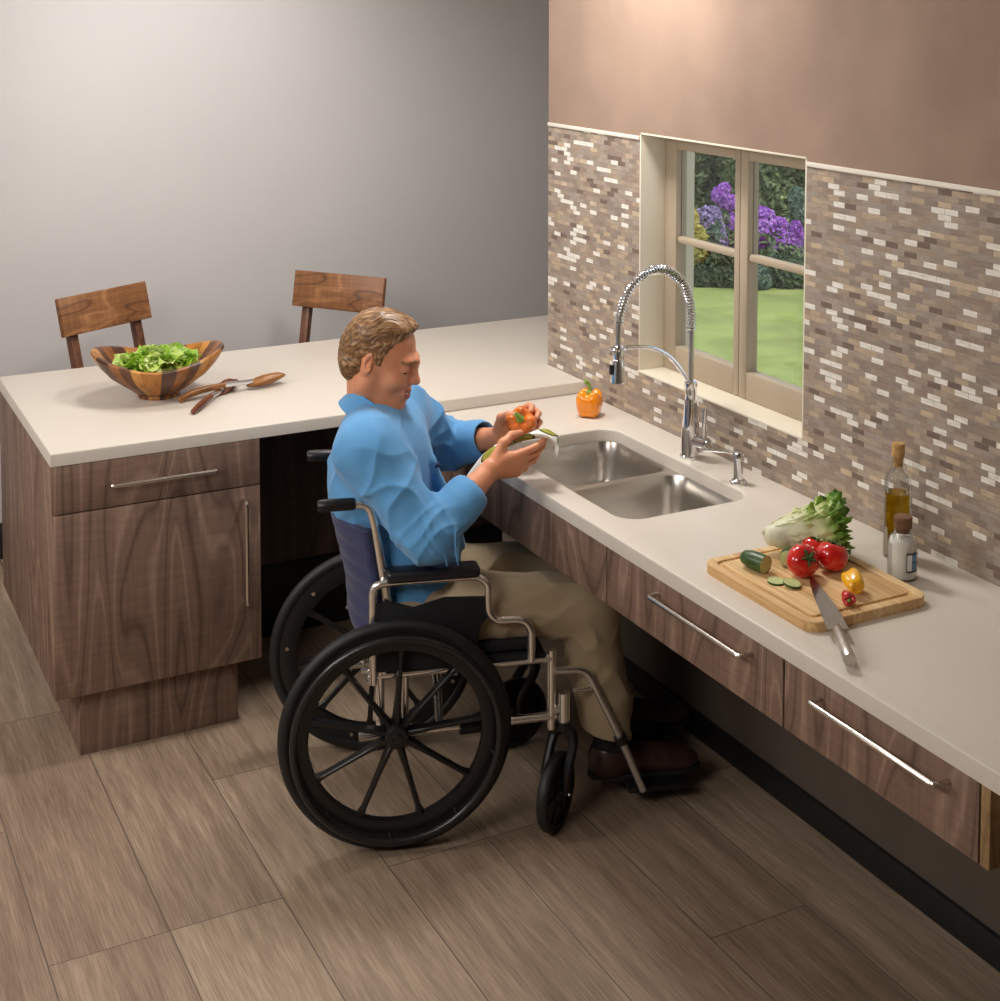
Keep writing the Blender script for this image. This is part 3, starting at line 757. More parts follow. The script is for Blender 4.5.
rim = MB().plate(rrect(SX0-.02-ox, SX1+.02-ox, SY0-.02-oy, SY1+.02-oy, .07), [rrect(SX0-.006-ox, SX1+.006-ox, YD+.009-oy, SY1+.008-oy, .06), rrect(SX0-.006-ox, SX1+.006-ox, SY0-.008-oy, YD-.009-oy, .06)], -.002, -.0004)
rim.build('rim', M['steel'], t)

# ================================================================== FAUCET AND SOAP DISPENSER
t = thing('kitchen_faucet', 'tall chrome spring-neck faucet behind the double sink', 'faucet', (-.084, -.973, H1))
MB().lathe([(.030, 0), (.030, .006), (.027, .009), (.0265, .02), (.0255, .07), (.024, .10), (.0175, .165), (.0165, .185), (.018, .19), (.018, .215), (.014, .22), (.0, .222)], 32).build('body', M['chrome'], t)
path = [(0, 0, .20), (0, 0, .30), (0, 0, .40), (-.008, 0, .45), (-.035, 0, .505), (-.078, 0, .538), (-.128, 0, .546), (-.175, 0, .528), (-.212, 0, .49), (-.234, 0, .44), (-.241, 0, .40), (-.242, 0, .345)]
P = bez(path, 14)
MB().tube(P, .0078, 12).build('hose', M['hose'], t)
# spring coil around the arch
S = []; acc = 0; L_ = [0]
for a, b in zip(P, P[1:]): acc += (b-a).length; L_.append(acc)
s0, s1, pitch = .16, acc-.060, .0092
nturn = int((s1-s0)/pitch); pts = []
arr = np.array([tuple(p) for p in P])
for i in range(nturn*12+1):
    s = s0+(s1-s0)*i/(nturn*12); c = np.array([np.interp(s, L_, arr[:, j]) for j in range(3)]); c2 = np.array([np.interp(s+.002, L_, arr[:, j]) for j in range(3)])
    tg = c2-c; tg /= np.linalg.norm(tg); bn = np.array([0, 1, 0.]); nn = np.cross(tg, bn)
    a = 2*PI*i/12; pts.append(tuple(c+(nn*math.cos(a)+bn*math.sin(a))*.0120))
MB().tube(pts, .0024, 6).build('spring', M['chrome'], t)
sh = MB().lathe([(.0, .105), (.012, .105), (.0145, .098), (.0145, .072), (.013, .070), (.013, .066), (.0155, .064), (.021, .012), (.0215, .004), (.019, 0), (.017, .003), (.0, .003)], 28, (-.242, 0, .242)).build('spray_head', M['chrome'], t)
MB().box((-.268, -.006, .268), (-.259, .006, .295), .002).build('spray_button', M['black_plastic'], sh)
MB().tube(bez([(0, 0, .205), (-.02, 0, .235), (-.07, 0, .293), (-.135, 0, .328), (-.20, 0, .337), (-.242, 0, .337)], 10), .0062, 12).tube([(-.242+.0175*math.cos(a), .0175*math.sin(a), .337) for a in np.linspace(0, 2*PI, 25)[:-1]], .005, 8, closed=True).build('support_arm', M['chrome'], t)
h = MB().cyl((0, 0, .052), (.016, -.058, .050), .0185, 24).cyl((.016, -.058, .050), (.0175, -.064, .050), .0150, 24).build('valve', M['chrome'], t)
MB().tube([(.012, -.046, .055), (.014, -.046, .10), (.016, -.046, .150)], [.0070, .0062, .0055], 12).build('lever', M['chrome'], h)
t = thing('soap_dispenser', 'small chrome soap pump standing beside the faucet', 'soap dispenser', (-.098, -1.216, H1))
MB().lathe([(.024, 0), (.024, .004), (.019, .010), (.013, .013), (.0125, .055), (.012, .062), (.0155, .064), (.0155, .082), (.013, .086), (.0, .087)], 28).build('pump', M['chrome'], t)
MB().tube(bez([(0, 0, .078), (-.03, .035, .082), (-.06, .075, .078), (-.066, .082, .070)], 8), .0048, 10).build('spout', M['chrome'], t)

# ================================================================== CHAIRS BEHIND THE PENINSULA
def make_chair(name, label, loc, rz, lean, zt, w, hb):
    t = thing(name, label, 'chair', loc, rz, 'counter chairs')
    up = Vector((0, math.sin(lean), math.cos(lean)))
    top = Vector((0, 0, zt))
    m = MB()
    # backrest board, slightly thick
    Mx = Matrix.Translation(top) @ Matrix.Rotation(-lean, 4, 'X')
    m.box((-w/2, 0, -hb), (w/2, .022, 0), .003, Mx); m.build('backrest', M['chair_wood'], t)
    sy = -(zt-.62)*math.tan(lean)
    for s in (-1, 1):
        x = s*(w/2-.055)
        a = top-up*(hb*.8)+Vector((x, .034, 0)); b = Vector((x, sy+.03, .60)); c = Vector((x*1.04, sy+.10, 0))
        m = MB()
        for p, q in ((a, b), (b, c)):
            d = (q-p); Q = d.to_track_quat('-Z', 'Y').to_matrix().to_4x4(); Q.translation = p
            m.box((-.017, -.015, -d.length-.004), (.017, .015, .004), .003, Q)
        m.build('leg', M['chair_leg'], t)
        m = MB(); x2 = s*(w/2-.03)
        p = Vector((x2, sy-.37, .60)); q = Vector((x2*1.05, sy-.39, 0)); d = q-p; Q = d.to_track_quat('-Z', 'Y').to_matrix().to_4x4(); Q.translation = p
        m.box((-.017, -.017, -d.length), (.017, .017, 0), .003, Q); m.build('leg', M['chair_leg'], t)
        MB().box((x2-.011, sy-.37, .22), (x2+.011, sy+.06, .25), .003).build('stretcher', M['chair_leg'], t)
    MB().box((-w/2, sy-.41, .60), (w/2, sy+.012, .635), .01).build('seat', M['chair_wood'], t)
    return t
make_chair('counter_chair', 'walnut chair pulled up behind the peninsula, beyond the salad bowl', (-1.285, 1.051, 0), .481, .253, 1.092, .405, .140)
make_chair('counter_chair', "walnut chair behind the peninsula, backrest just above the man's head", (-.375, 1.010, 0), -.914, .205, 1.079, .409, .142)

# ================================================================== SALAD BOWL AND SERVERS
BX, BY = -1.295, .215
t = thing('salad_bowl', 'oval wooden salad bowl of dark and light staves on the peninsula', 'bowl', (BX, BY, H2), -.25)
def wav(r, z, a):
    k = max(0, (z-.03)/.12); k = min(k, 1.1)
    return r*(1+.13*k*math.cos(2*a)), z*(1+.0*k)+.028*k*k*math.cos(2*a)
prof = [(.0, 0), (.064, 0), (.066, .006), (.063, .012), (.072, .016), (.105, .040), (.146, .070), (.171, .100), (.184, .122), (.187, .129), (.183, .134), (.172, .132), (.160, .116), (.135, .082), (.100, .050), (.06, .030), (0, .024)]
MB().lathe(prof, 72, f=wav).build('vessel', M['bowl'], t, smooth=60)
m = MB(); lay = m.bm.verts.layers.float.new('tip')
for i in range(150):
    a = random.uniform(0, 2*PI); rr = .104*math.sqrt(random.random())
    z = .088+.046*(1-(rr/.13)**2)+random.uniform(-.014, .012)
    c = Vector((rr*math.cos(a)*1.06, rr*math.sin(a)*.88, z))
    nrm = Vector((random.gauss(0, .5), random.gauss(0, .5), 1)).normalized(); A = nrm.orthogonal().normalized(); A.rotate(Matrix.Rotation(random.uniform(0, 6.3), 3, nrm)); B = nrm.cross(A)
    s = random.uniform(.020, .040); base = random.random()*.75; ph = random.uniform(0, 6)
    G = []
    for u in range(6):
        row = []
        for v in range(5):
            x = (u/5-.5)*2; y = (v/4-.5)*2*(1-.35*x*x)
            hgt = .30*math.sin(3*x+ph)*abs(y)+.35*y*y*math.cos(2.2*x+ph)+.12*math.sin(7*x+3*y+ph)
            q = m.bm.verts.new(c+A*x*s+B*y*s*.8+nrm*hgt*s); q[lay] = min(1, base+.25*abs(y)); row.append(q)
        G.append(row)
    for u in range(5):
        for v in range(4): m.bm.faces.new((G[u][v], G[u+1][v], G[u+1][v+1], G[u][v+1]))
sg = m.build('salad_greens', M['salad'], smooth=180, loc=(BX, BY, H2), rz=-.25)
tag(sg, 'torn green lettuce leaves filling the wooden salad bowl', 'salad', kind='stuff')

def server(name, label, a, b, wood_m, hz0=.012, hz1=.012):
    a = Vector(a); b = Vector(b); L_ = (b-a).length; ang = math.atan2(b.y-a.y, b.x-a.x)
    t = thing(name, label, 'salad server', (a.x, a.y, H2), ang, 'salad servers')
    m = MB().tube([(0, 0, .0095), (L_*.12, 0, hz0+.011), (L_*.3, 0, hz0+.016), (L_*.44, 0, hz0+.017)], [.008, .011, .010, .0085], 12); m.build('grip', wood_m, t)
    m = MB().tube([(L_*.42, 0, hz0+.017), (L_*.55, 0, hz0+.014), (L_*.68, 0, hz0+.010)], [.0095, .0085, .0095], 12); m.build('collar', M['chrome'], t)
    m = MB()
    def sp(u, v):
        x = L_*(.64+.36*u); w = .026*math.sqrt(max(.004, 1-((u-.5)/.502)**2)); q = (v-.5)*2
        return (x, q*w, hz1+.004+.012*q*q*w/.026+.014*u*u-.008*math.sin(PI*u)*(1-q*q))
    m.grid(sp, 14, 9)
    o = m.build('spoon_head', wood_m, t); md = o.modifiers.new('thick', 'SOLIDIFY'); md.thickness = .006; md.offset = 1
    return t
server('salad_server', 'wooden salad server with golden bowl pointing right, lying on top', (-1.262, .092, 0), (-.890, .176, 0), M['spoon_gold'], .014, .012)
server('salad_server', 'reddish wooden salad server crossed under the golden one, bowl towards the chairs', (-1.258, -.052, 0), (-1.045, .225, 0), M['spoon_red'], .001, .001)

# ================================================================== PEPPERS, BOARD, VEGETABLES
def pepper(name, label, loc, r, h, mat, rot=None, lobes=4, stem_len=.03, cat='pepper', group=None):
    t = thing(name, label, cat, loc, 0, group)
    if rot is not None: t.rotation_euler = rot
    def lob(rr, z, a):
        k = math.sin(PI*min(1, max(0, z/h)))**.5
        return rr*(1+.085*math.cos(lobes*a)*k+.02*math.cos(2*a+1)), z+(.07*h*math.cos(lobes*a) if z > h*.8 else -.02*h*math.cos(lobes*a) if z < h*.12 else 0)*min(1, rr/(r*.5))
    prof = [(0, .06*h), (.25*r, .03*h), (.5*r, 0.015*h), (.70*r, .04*h), (.85*r, .14*h), (.95*r, .34*h), (.995*r, .55*h), (1.0*r, .70*h), (.92*r, .84*h), (.76*r, .93*h), (.55*r, .96*h), (.34*r, .92*h), (.16*r, .85*h), (0, .83*h)]
    MB().lathe(prof, 48, f=lob).build('flesh', mat, t, smooth=80)
    MB().lathe([(0, .84*h), (.22*r, .87*h), (.28*r, .93*h), (.16*r, .96*h), (.1*r, 1.0*h), (.0, 1.0*h)], 12).tube(bez([(0, 0, .9*h), (.03*r, 0, 1.05*h), (-.10*r, .05*r, .95*h+stem_len), (-.3*r, .1*r, .98*h+stem_len*1.15)], 5), [.14*r]*10+[.13*r]*4+[.19*r]*2, 10).build('stem', M['stem'], t)
    return t
pepper('bell_pepper', 'orange bell pepper standing on the worktop beside the raised step', (-.128, -.492, H1), .041, .082, M['orange_pep'], stem_len=.026)

BA = -PI/2
t = thing('cutting_board', 'striped wooden cutting board with a juice groove on the sink worktop', 'cutting board', (-.372, -1.855, H1), BA)
LBd, WBd, TB = .385, .325, .022
MB().plate(rrect(-LBd/2, LBd/2, -WBd/2, WBd/2, .035), [], 0, TB-.005, .002).build('slab', M['board'], t)
g0 = rrect(-LBd/2+.022, LBd/2-.024, -WBd/2+.022, WBd/2-.022, .018, 5); g1 = rrect(-LBd/2+.031, LBd/2-.033, -WBd/2+.031, WBd/2-.031, .012, 5)
MB().plate(rrect(-LBd/2, LBd/2, -WBd/2, WBd/2, .035), [g0], TB-.005, TB, .002).build('border', M['board'], t)
MB().plate(g1, [], TB-.005, TB, .001).build('cutting_surface', M['board'], t)
ZB = H1+TB

# lettuce head lying on the board
t = thing('lettuce_head', 'frilly green lettuce head lying at the wall side of the cutting board', 'lettuce', (-.305, -1.722, ZB), math.atan2(-.06, .16))
t.scale = (.80, .84, .80)
def leaf(mb, lay, L_, w, phi, open_, ruff, seed, droop=0, tone=0):
    rnd = random.Random(seed); p1, p2, p3 = [rnd.uniform(0, 6.3) for _ in range(3)]
    nu, nv = 34, 25; G = []
    for i in range(nu):
        u = i/(nu-1); row = []
        rad = (.014+.052*math.sin(PI*min(.62, u*.62))*open_)*min(1, .35+u*5)+.02*max(0, u-.55)*open_*3
        half = w*(.35+.9*math.sin(PI*min(1, .12+u*.62)))
        for j in range(nv):
            v = (j/(nv-1)-.5)*2
            a = phi+v*half
            e = max(abs(v)**3, max(0, (u-.62)/.38)**1.5)*min(1, max(0, (u-.18)/.4))**1.3
            ru = ruff*e*(math.sin(v*13+u*21+p1)*.6+math.sin(u*37+v*9+p2)*.5+math.sin(v*31+u*15+p3)*.35)
            r = rad+ru+.002*math.sin(v*7+p2)*u
            x = -L_*.45+L_*u+ruff*e*math.sin(v*19+p3)*.8; y = r*math.cos(a); z = r*math.sin(a)-droop*u*u
            q = mb.bm.verts.new((x, y, max(z+.058, .003+.002*rnd.random())))
            q[lay] = min(1, max(0, .62*u**1.3+.38*e+tone-.10)); row.append(q)
        G.append(row)
    for i in range(nu-1):
        for j in range(nv-1): mb.bm.faces.new((G[i][j], G[i+1][j], G[i+1][j+1], G[i][j+1]))
m = MB(); m.lathe([(0, -.100), (.016, -.099), (.026, -.092), (.036, -.06), (.044, 0), (.03, .05), (0, .07)], 20, (0, 0, 0), Matrix.Translation((0, 0, .052)) @ Matrix.Rotation(PI/2, 4, 'Y'))
lay = m.bm.verts.layers.float.new('tip'); m.build('heart', M['lettuce'], t, smooth=80)
for i, (phi, op, L_, w, tone) in enumerate([(1.6, .75, .20, .95, -.12), (.3, .85, .21, .85, 0), (2.7, .85, .20, .85, -.1), (4.3, .8, .20, .8, 0), (1.0, 1.0, .225, .8, .05), (2.1, 1.0, .215, .8, -.05), (-.2, 1.05, .235, .7, .12), (.7, 1.12, .245, .65, .15), (3.3, 1.0, .21, .7, 0), (1.5, 1.15, .225, .6, .1), (5.6, 1.0, .23, .7, .1), (2.5, 1.1, .19, .6, .1)]):
    m = MB(); lay = m.bm.verts.layers.float.new('tip'); leaf(m, lay, L_, w, phi, op, .019, i+3, .01, tone); m.build('leaf', M['lettuce'], t, smooth=180)

def tomato(label, loc, r, rot):
    t = thing('tomato', label, 'tomato', (loc[0], loc[1], loc[2]+r*.93), 0, 'tomatoes on the cutting board'); t.rotation_euler = rot
    def lob(rr, z, a): return rr*(1+.03*math.cos(5*a)*(1 if z > 0 else .3)), z
    MB().lathe([(0, -.80*r), (.3*r, -.80*r), (.6*r, -.70*r), (.86*r, -.45*r), (1.0*r, -.05*r), (.97*r, .30*r), (.80*r, .62*r), (.55*r, .79*r), (.3*r, .80*r), (.12*r, .72*r), (0, .70*r)], 36, f=lob).build('flesh', M['red'], t, smooth=80)
    m = MB()
    for k in range(5):
        a = 2*PI*k/5; c, s = math.cos(a), math.sin(a)
        m.tube([(0, 0, .74*r), (c*.22*r, s*.22*r, .83*r), (c*.45*r, s*.45*r, .87*r), (c*.6*r, s*.6*r, .83*r)], [.09*r, .10*r, .07*r, .01*r], 6)
    m.tube([(0, 0, .7*r), (.02*r, 0, .95*r), (.08*r, 0, 1.1*r)], .06*r, 8); m.build('calyx', M['calyx'], t)
tomato('red tomato nearest the cucumber, its green calyx facing the camera', (-.388, -1.838, ZB), .036, (.9, -.5, .3))
tomato('red tomato beside the lettuce tips, above the yellow pepper', (-.312, -1.848, ZB), .036, (.25, .2, 1.0))
tomato('red tomato half hidden behind the other two tomatoes', (-.306, -1.782, ZB), .030, (.2, .1, .2))
t = pepper('mini_pepper', 'small yellow pepper lying behind the knife blade', (-.360, -1.987, ZB+.021), .021, .060, M['yellow_pep'], (1.45, 0, PI-.42), 3, .004, group='mini peppers')
t = pepper('mini_pepper', 'small red pepper lying in front of the yellow one', (-.394, -1.990, ZB+.0145), .0145, .036, M['red_pep'], (1.5, 0, -.5), 3, .004, group='mini peppers')
def cucumber(label, a, b, r, cut_end=True):
    a = Vector(a); b = Vector(b); d = b-a; L_ = d.length; ang = math.atan2(d.y, d.x)
    t = thing('cucumber_half', label, 'cucumber', (a.x, a.y, ZB), ang, 'cut cucumbers')
    Mx = Matrix.Translation((0, 0, r)) @ Matrix.Rotation(PI/2, 4, 'Y')
    MB().lathe([(0, 0), (.35*r, .003), (.75*r, .012), (.97*r, .028), (r, .04), (r, L_)], 28, M=Mx, caps=False).build('rind', M['cuke'], t, smooth=60)
    MB().lathe([(0, L_), (.55*r, L_+.0005), (.93*r, L_), (r, L_-.001)], 28, M=Mx, caps=False).build('cut_face', M['cuke_flesh'], t)
cucumber('short cucumber half, cut face towards the tomatoes, near the slices', (-.468, -1.722, 0), (-.452, -1.792, 0), .0205)
cucumber('cucumber end tucked between the lettuce and the front tomato, cut face out', (-.345, -1.745, 0), (-.385, -1.785, 0), .019)
for (x, y, z, tilt, lb) in ((-.462, -1.842, ZB+.0025, .05, 'round cucumber slice lying flat beside the cucumber half'), (-.446, -1.876, ZB+.0075, .16, 'round cucumber slice overlapping the other, next to the knife tip')):
    t = thing('cucumber_slice', lb, 'cucumber', (x, y, z), 0, 'cucumber slices'); t.rotation_euler = (tilt, tilt*.5, 0)
    MB().lathe([(.019, -.0025), (.0195, 0), (.019, .0025)], 28, caps=False).build('rind', M['cuke'], t)
    MB().lathe([(0, -.0025), (.019, -.0025)], 28, caps=False).lathe([(0, .0026), (.0185, .0026), (.019, .0022)], 28, caps=False).build('flesh', M['cuke_flesh'], t)
# knife with its tip on the board and its handle over the board's edge
ka = Vector((-.383, -1.859, ZB+.004)); kb = Vector((-.569, -2.205, H1+.020))
d = kb-ka; t = thing('chef_knife', 'steel chef knife lying across the cutting board edge, handle over the worktop', 'knife', ka, math.atan2(d.y, d.x))
KL = math.hypot(d.x, d.y); sl_ = d.z/KL
def kz(x): return x*sl_
m = MB()
xs = [0, .03, .08, .14, .20, .262]; top_ = [0, .006, .015, .022, .026, .0265]; bot = [0, -.006, -.011, -.0135, -.015, -.016]
# blade lies almost flat: width in y
up_, lo_ = [], []
for x, a, b in zip(xs, top_, bot):
    up_.append([m.bm.verts.new((x, a, kz(x)+.0035)), m.bm.verts.new((x, b, kz(x)+.002))]); lo_.append([m.bm.verts.new((x, a, kz(x)+.0012)), m.bm.verts.new((x, b, kz(x)+.0016))])
for i in range(len(xs)-1):
    for q in ((up_[i][0], up_[i+1][0], up_[i+1][1], up_[i][1]), (lo_[i][1], lo_[i+1][1], lo_[i+1][0], lo_[i][0]), (up_[i][0], lo_[i][0], lo_[i+1][0], up_[i+1][0]), (up_[i][1], up_[i+1][1], lo_[i+1][1], lo_[i][1])):
        try: m.bm.faces.new(q)
        except ValueError: pass
m.bm.faces.new((up_[-1][0], lo_[-1][0], lo_[-1][1], up_[-1][1]))
m.build('blade', M['blade'], t, smooth=0)
MB().tube([(.258, .004, kz(.258)+.004), (.275, .001, kz(.275)+.005), (.31, 0, kz(.31)+.004), (.36, 0, kz(.36)+.002), (KL-.004, 0, kz(KL)), (KL, 0, kz(KL))], [.008, .010, .0115, .012, .0135, .012], 16).build('handle', M['steel'], t)

# bottle and jar
t = thing('oil_bottle', 'tall clear bottle half full of olive oil by the tiled wall', 'bottle', (-.082, -1.802, H1))
R = .0310
MB().lathe([(0, 0), (R-.002, 0), (R, .003), (R, .172), (R*.95, .184), (R*.80, .195), (R*.58, .204), (.0145, .214), (.0138, .236), (.0120, .236), (.0120, .214), (R*.52, .202), (R*.74, .193), (R-.004, .172), (R-.003, .006), (0, .006)], 36, caps=False).build('glass', M['bottle_glass'], t, smooth=60)
MB().lathe([(0, .0065), (R-.0034, .0065), (R-.0034, .152), (0, .152)], 36).build('oil', M['oil'], t, smooth=60)
MB().lathe([(0, .214), (.0117, .214), (.0117, .2365), (.0150, .237), (.0150, .266), (.014, .268), (0, .268)], 24).build('stopper', M['cork'], t)
t = thing('salt_jar', 'corked glass jar of white salt in front of the oil bottle', 'jar', (-.157, -1.902, H1))
R = .0335
MB().lathe([(0, 0), (R-.002, 0), (R, .003), (R, .078), (R*.9, .092), (R*.62, .101), (.0185, .106), (.0185, .112), (.0165, .112), (.0165, .105), (R*.58, .099), (R-.003, .078), (R-.003, .004), (0, .004)], 36, caps=False).build('glass', M['bottle_glass'], t, smooth=60)
MB().lathe([(0, .0045), (R-.0034, .0045), (R-.0034, .076), (R*.8, .090), (0, .094)], 36).build('salt', M['salt'], t, smooth=60)
MB().lathe([(0, .103), (.0162, .103), (.0165, .112), (.0195, .114), (.0205, .138), (.019, .140), (0, .140)], 24).build('stopper', M['dark_cork'], t)
def arc(mb, a0, a1, z0, z1, r):
    mb.grid(lambda u, v: (r*math.cos(a0+(a1-a0)*u), r*math.sin(a0+(a1-a0)*u), z0+(z1-z0)*v), 10, 2); return mb
la = math.atan2(-2.424+.9, -2.27)+.95
lb_ = arc(MB(), la-.45, la+.45, .022, .066, R+.0004).build('label', M['label_dark'], t)
arc(arc(MB(), la-.40, la-.06, .026, .062, R+.0007), la+.36, la+.41, .026, .062, R+.0007).build('label_panel', M['label_white'], lb_)
arc(arc(MB(), la-.02, la+.33, .046, .062, R+.0007), la-.02, la+.33, .026, .043, R+.0007).build('label_print', M['label_blue'], lb_)
# ================================================================== WHEELCHAIR (chair frame: x forward, y towards the back of the room, z up)
CR = -math.radians(16.2)
CO = (-1.0139+.25*math.sin(-CR), -1.0246+.25*math.cos(CR), 0)
wc = thing('wheelchair', 'folding wheelchair with black mag wheels and navy back, the man sits in it', 'wheelchair', CO, CR)
RW, HZ, HX = .298, .298, -.0
def vwheel(side):
    v = .25*side; c = Vector((HX, v, HZ))
    Mx = Matrix.Translation(c) @ Matrix.Rotation(PI/2*-side, 4, 'X')      # local z points outwards
    rim = MB().lathe([(.222, -.012), (.226, -.014), (.262, -.013), (.272, -.010), (.272, .010), (.262, .013), (.226, .014), (.222, .012), (.222, -.012)], 72, M=Mx, caps=False).build('rear_wheel', M['black_plastic'], wc, smooth=40)
    ang = [(math.cos(a), math.sin(a)) for a in np.linspace(0, 2*PI, 97)[:-1]]
    MB().tube([Mx @ Vector((.282*x, .282*y, 0)) for x, y in ang], .0165, 14, closed=True).build('tyre', M['rubber'], rim, smooth=180)
    m = MB().tube([Mx @ Vector((.262*x, .262*y, .036)) for x, y in ang], .0095, 12, closed=True)
    for k in range(9):
        a = math.radians(86)+2*PI*(k+.5)/9
        m.cyl(Mx @ Vector((.252*math.cos(a), .252*math.sin(a), .010)), Mx @ Vector((.260*math.cos(a), .260*math.sin(a), .034)), .005, 8)
    m.build('hand_rim', M['rubber_gloss'], rim, smooth=60)
    MB().lathe([(0, .034), (.012, .034), (.014, .028), (.026, .026), (.030, .018), (.030, -.030), (.012, -.032), (.012, -.045), (0, -.045)], 28, M=Mx).build('hub', M['black_plastic'], rim)
    a0 = math.radians(86)
    for k in range(9):
        a = a0+2*PI*k/9
        Q = Mx @ Matrix.Rotation(a if side < 0 else PI-a, 4, 'Z')
        m = MB(); t = bmesh.new()
        for x, hw, hd in ((.022, .013, .012), (.10, .0085, .009), (.20, .008, .009), (.229, .014, .011)):
            for y, z in ((-hw, -hd), (hw, -hd), (hw*.5, hd), (-hw*.5, hd)): t.verts.new((x, y, z))
        t.verts.ensure_lookup_table(); vv = t.verts
        for r in range(3):
            for q in range(4): t.faces.new((vv[r*4+q], vv[r*4+(q+1) % 4], vv[r*4+4+(q+1) % 4], vv[r*4+4+q]))
        t.faces.new([vv[i] for i in (3, 2, 1, 0)]); t.faces.new([vv[i] for i in (12, 13, 14, 15)])
        bmesh.ops.bevel(t, geom=list(t.edges), offset=.002, segments=1, affect='EDGES')
        m.merge(t, Q); m.build('spoke', M['black_plastic'], rim)
    for k in range(9):
        a = a0+2*PI*(k+.5)/9
        p = Mx @ Vector((.250*math.cos(a), .250*math.sin(a), -.0135)); q = Mx @ Vector((.250*math.cos(a), .250*math.sin(a), -.0178)); MB().cyl(p, q, .0055, 10).build('rim_bolt', M['nickel'], rim)
M['rubber_gloss'] = plain('coated hand rim', (34, 33, 33), .28)
for sd in (-1, 1): vwheel(sd)
RT = .0115
for sd in (-1, 1):
    v = .205*sd
    m = MB()
    m.tube([(-.07, v, .432), (.413, v, .441)], RT, 14).tube([(-.09, v, .276), (.428, v, .284)], RT, 14)
    m.tube([(.415, v, .25), (.415, v, .462)], RT, 14).tube([(-.035, v, .27), (-.035, v, .52)], RT, 14).tube([(.03, v, .285), (.03, v, .43)], .009, 12)
    m.tube([(-.085, v*.98, .446), (-.02, v*.98, .446)], .006, 10)
    m.build('side_frame', M['frame_chrome'], wc)
    MB().tube(fillet([(-.025, v, .44), (-.014, v, .62), (-.048, v, .84), (-.060, v, .880), (-.100, v, .885)], .04), .0115, 14).build('back_cane', M['frame_chrome'], wc)
    MB().tube([(-.095, v, .885), (-.10, v, .885), (-.165, v, .885), (-.185, v, .884), (-.190, v, .884)], [.013, .0155, .016, .016, .013], 16).build('push_grip', M['black_plastic'], wc)
    va = .222*sd
    MB().tube(fillet([(-.054, va, .42), (-.054, va, .678), (.0, va, .682), (.215, va, .682), (.243, va, .66), (.243, va, .585), (.262, va, .560), (.335, va, .558), (.357, va, .53), (.357, va, .445)], .028), .0105, 14).build('arm_tube', M['frame_chrome'], wc)
    MB().box((-.022, va-.028, .684), (.220, va+.028, .716), .013, seg=4).build('arm_pad', M['vinyl_black'], wc)
    Mx = Matrix(((1, 0, 0, 0), (0, 0, -1, va), (0, 1, 0, 0), (0, 0, 0, 1)))
    MB().prism([(-.047, .45), (-.047, .625), (-.02, .635), (.05, .612), (.13, .632), (.238, .626), (.244, .575), (.222, .548), (.216, .505), (.185, .45)], -.006, .006, Mx, .003).build('skirt_guard', M['black_fabric'], wc)
    MB().cyl((.17, v, .279), (.255, v, .281), .021, 16).build('brake_sleeve', M['black_plastic'], wc)
    MB().tube(fillet([(.235, v-sd*-.018, .30), (.25, v+sd*.02, .36), (.235, v+sd*.02, .42)], .02), .006, 8).build('brake_lever', M['nickel'], wc)
    # caster: stem housing, fork, wheel
    st = Vector((.448, .205*sd, 0)); tr_ = Vector((-.6, -.8, 0)) if sd < 0 else Vector((-.95, -.3, 0)); ax = Vector((tr_.y, -tr_.x, 0))
    cw = st+tr_*.05; cw.z = .100
    m = MB().cyl((st.x, st.y, .262), (st.x, st.y, .345), .0165, 18).tube([(.415, .205*sd, .30), (st.x, st.y, .30)], .012, 10)
    fk = m.build('caster_stem', M['frame_chrome'], wc)
    m = MB()
    for q in (-1, 1):
        m.tube(bez([Vector((st.x, st.y, .255)), st+ax*q*.028+Vector((0, 0, .225)), cw+ax*q*.030+Vector((0, 0, .05)), cw+ax*q*.028], 6), [.016]*6+[.013]*7+[.011]*6, 10)
    m.cyl((st.x, st.y, .245), (st.x, st.y, .268), .019, 16)
    m.build('fork', M['black_plastic'], fk)
    Q = Matrix.Translation(cw) @ ax.to_track_quat('Z', 'Y').to_matrix().to_4x4()
    MB().lathe([(.080, -.014), (.094, -.014), (.0985, -.009), (.100, 0), (.0985, .009), (.094, .014), (.080, .014), (.078, 0), (.080, -.014)], 48, M=Q, caps=False).build('caster_tyre', M['rubber'], fk)
    m = MB().lathe([(0, -.017), (.018, -.017), (.024, -.010), (.080, -.006), (.080, .006), (.024, .010), (.018, .017), (0, .017)], 36, M=Q)
    for k in range(6):
        a = 2*PI*k/6; m.box((.02, -.006, -.012), (.082, .006, .012), .002, Q @ Matrix.Rotation(a, 4, 'Z'))
    m.build('caster_wheel', M['black_plastic'], fk)
    MB().cyl(cw-ax*.040, cw+ax*.040, .0055, 10).build('axle_bolt', M['nickel'], fk)
    # swing-away footrest
    vf = .212*sd
    fo = .0 if sd < 0 else .05
    m = MB().tube(fillet([(.425, vf, .408), (.506, vf, .405), (.600+fo*.5, vf, .21), (.664+fo, vf, .060)], .03), .0105, 14).tube([(.470, vf, .350), (.532, vf, .352)], .0055, 10)
    fr = m.build('footrest_hanger', M['frame_chrome'], wc)
    MB().cyl((.598+fo*.5, vf, .215), (.606+fo*.5, vf, .196), .0165, 14).build('clamp', M['black_plastic'], fr)
    m = MB().box((.630+fo, vf-sd*.165, .044), (.800+fo, vf-sd*.012, .060), .006); m.cyl((.664+fo, vf, .052), (.664+fo, vf-sd*.02, .052), .010, 12)
    m.build('foot_plate', M['black_plastic'], fr)
MB().tube([(.12, -.20, .285), (.16, .20, .425)], .011, 12).tube([(.16, -.20, .425), (.12, .20, .285)], .011, 12).cyl((.128, -.004, .355), (.155, .004, .355), .016, 12).build('cross_brace', M['frame_chrome'], wc)
MB().box((-.055, -.215, .438), (.400, .215, .456), .006).build('seat_sling', M['black_fabric'], wc)
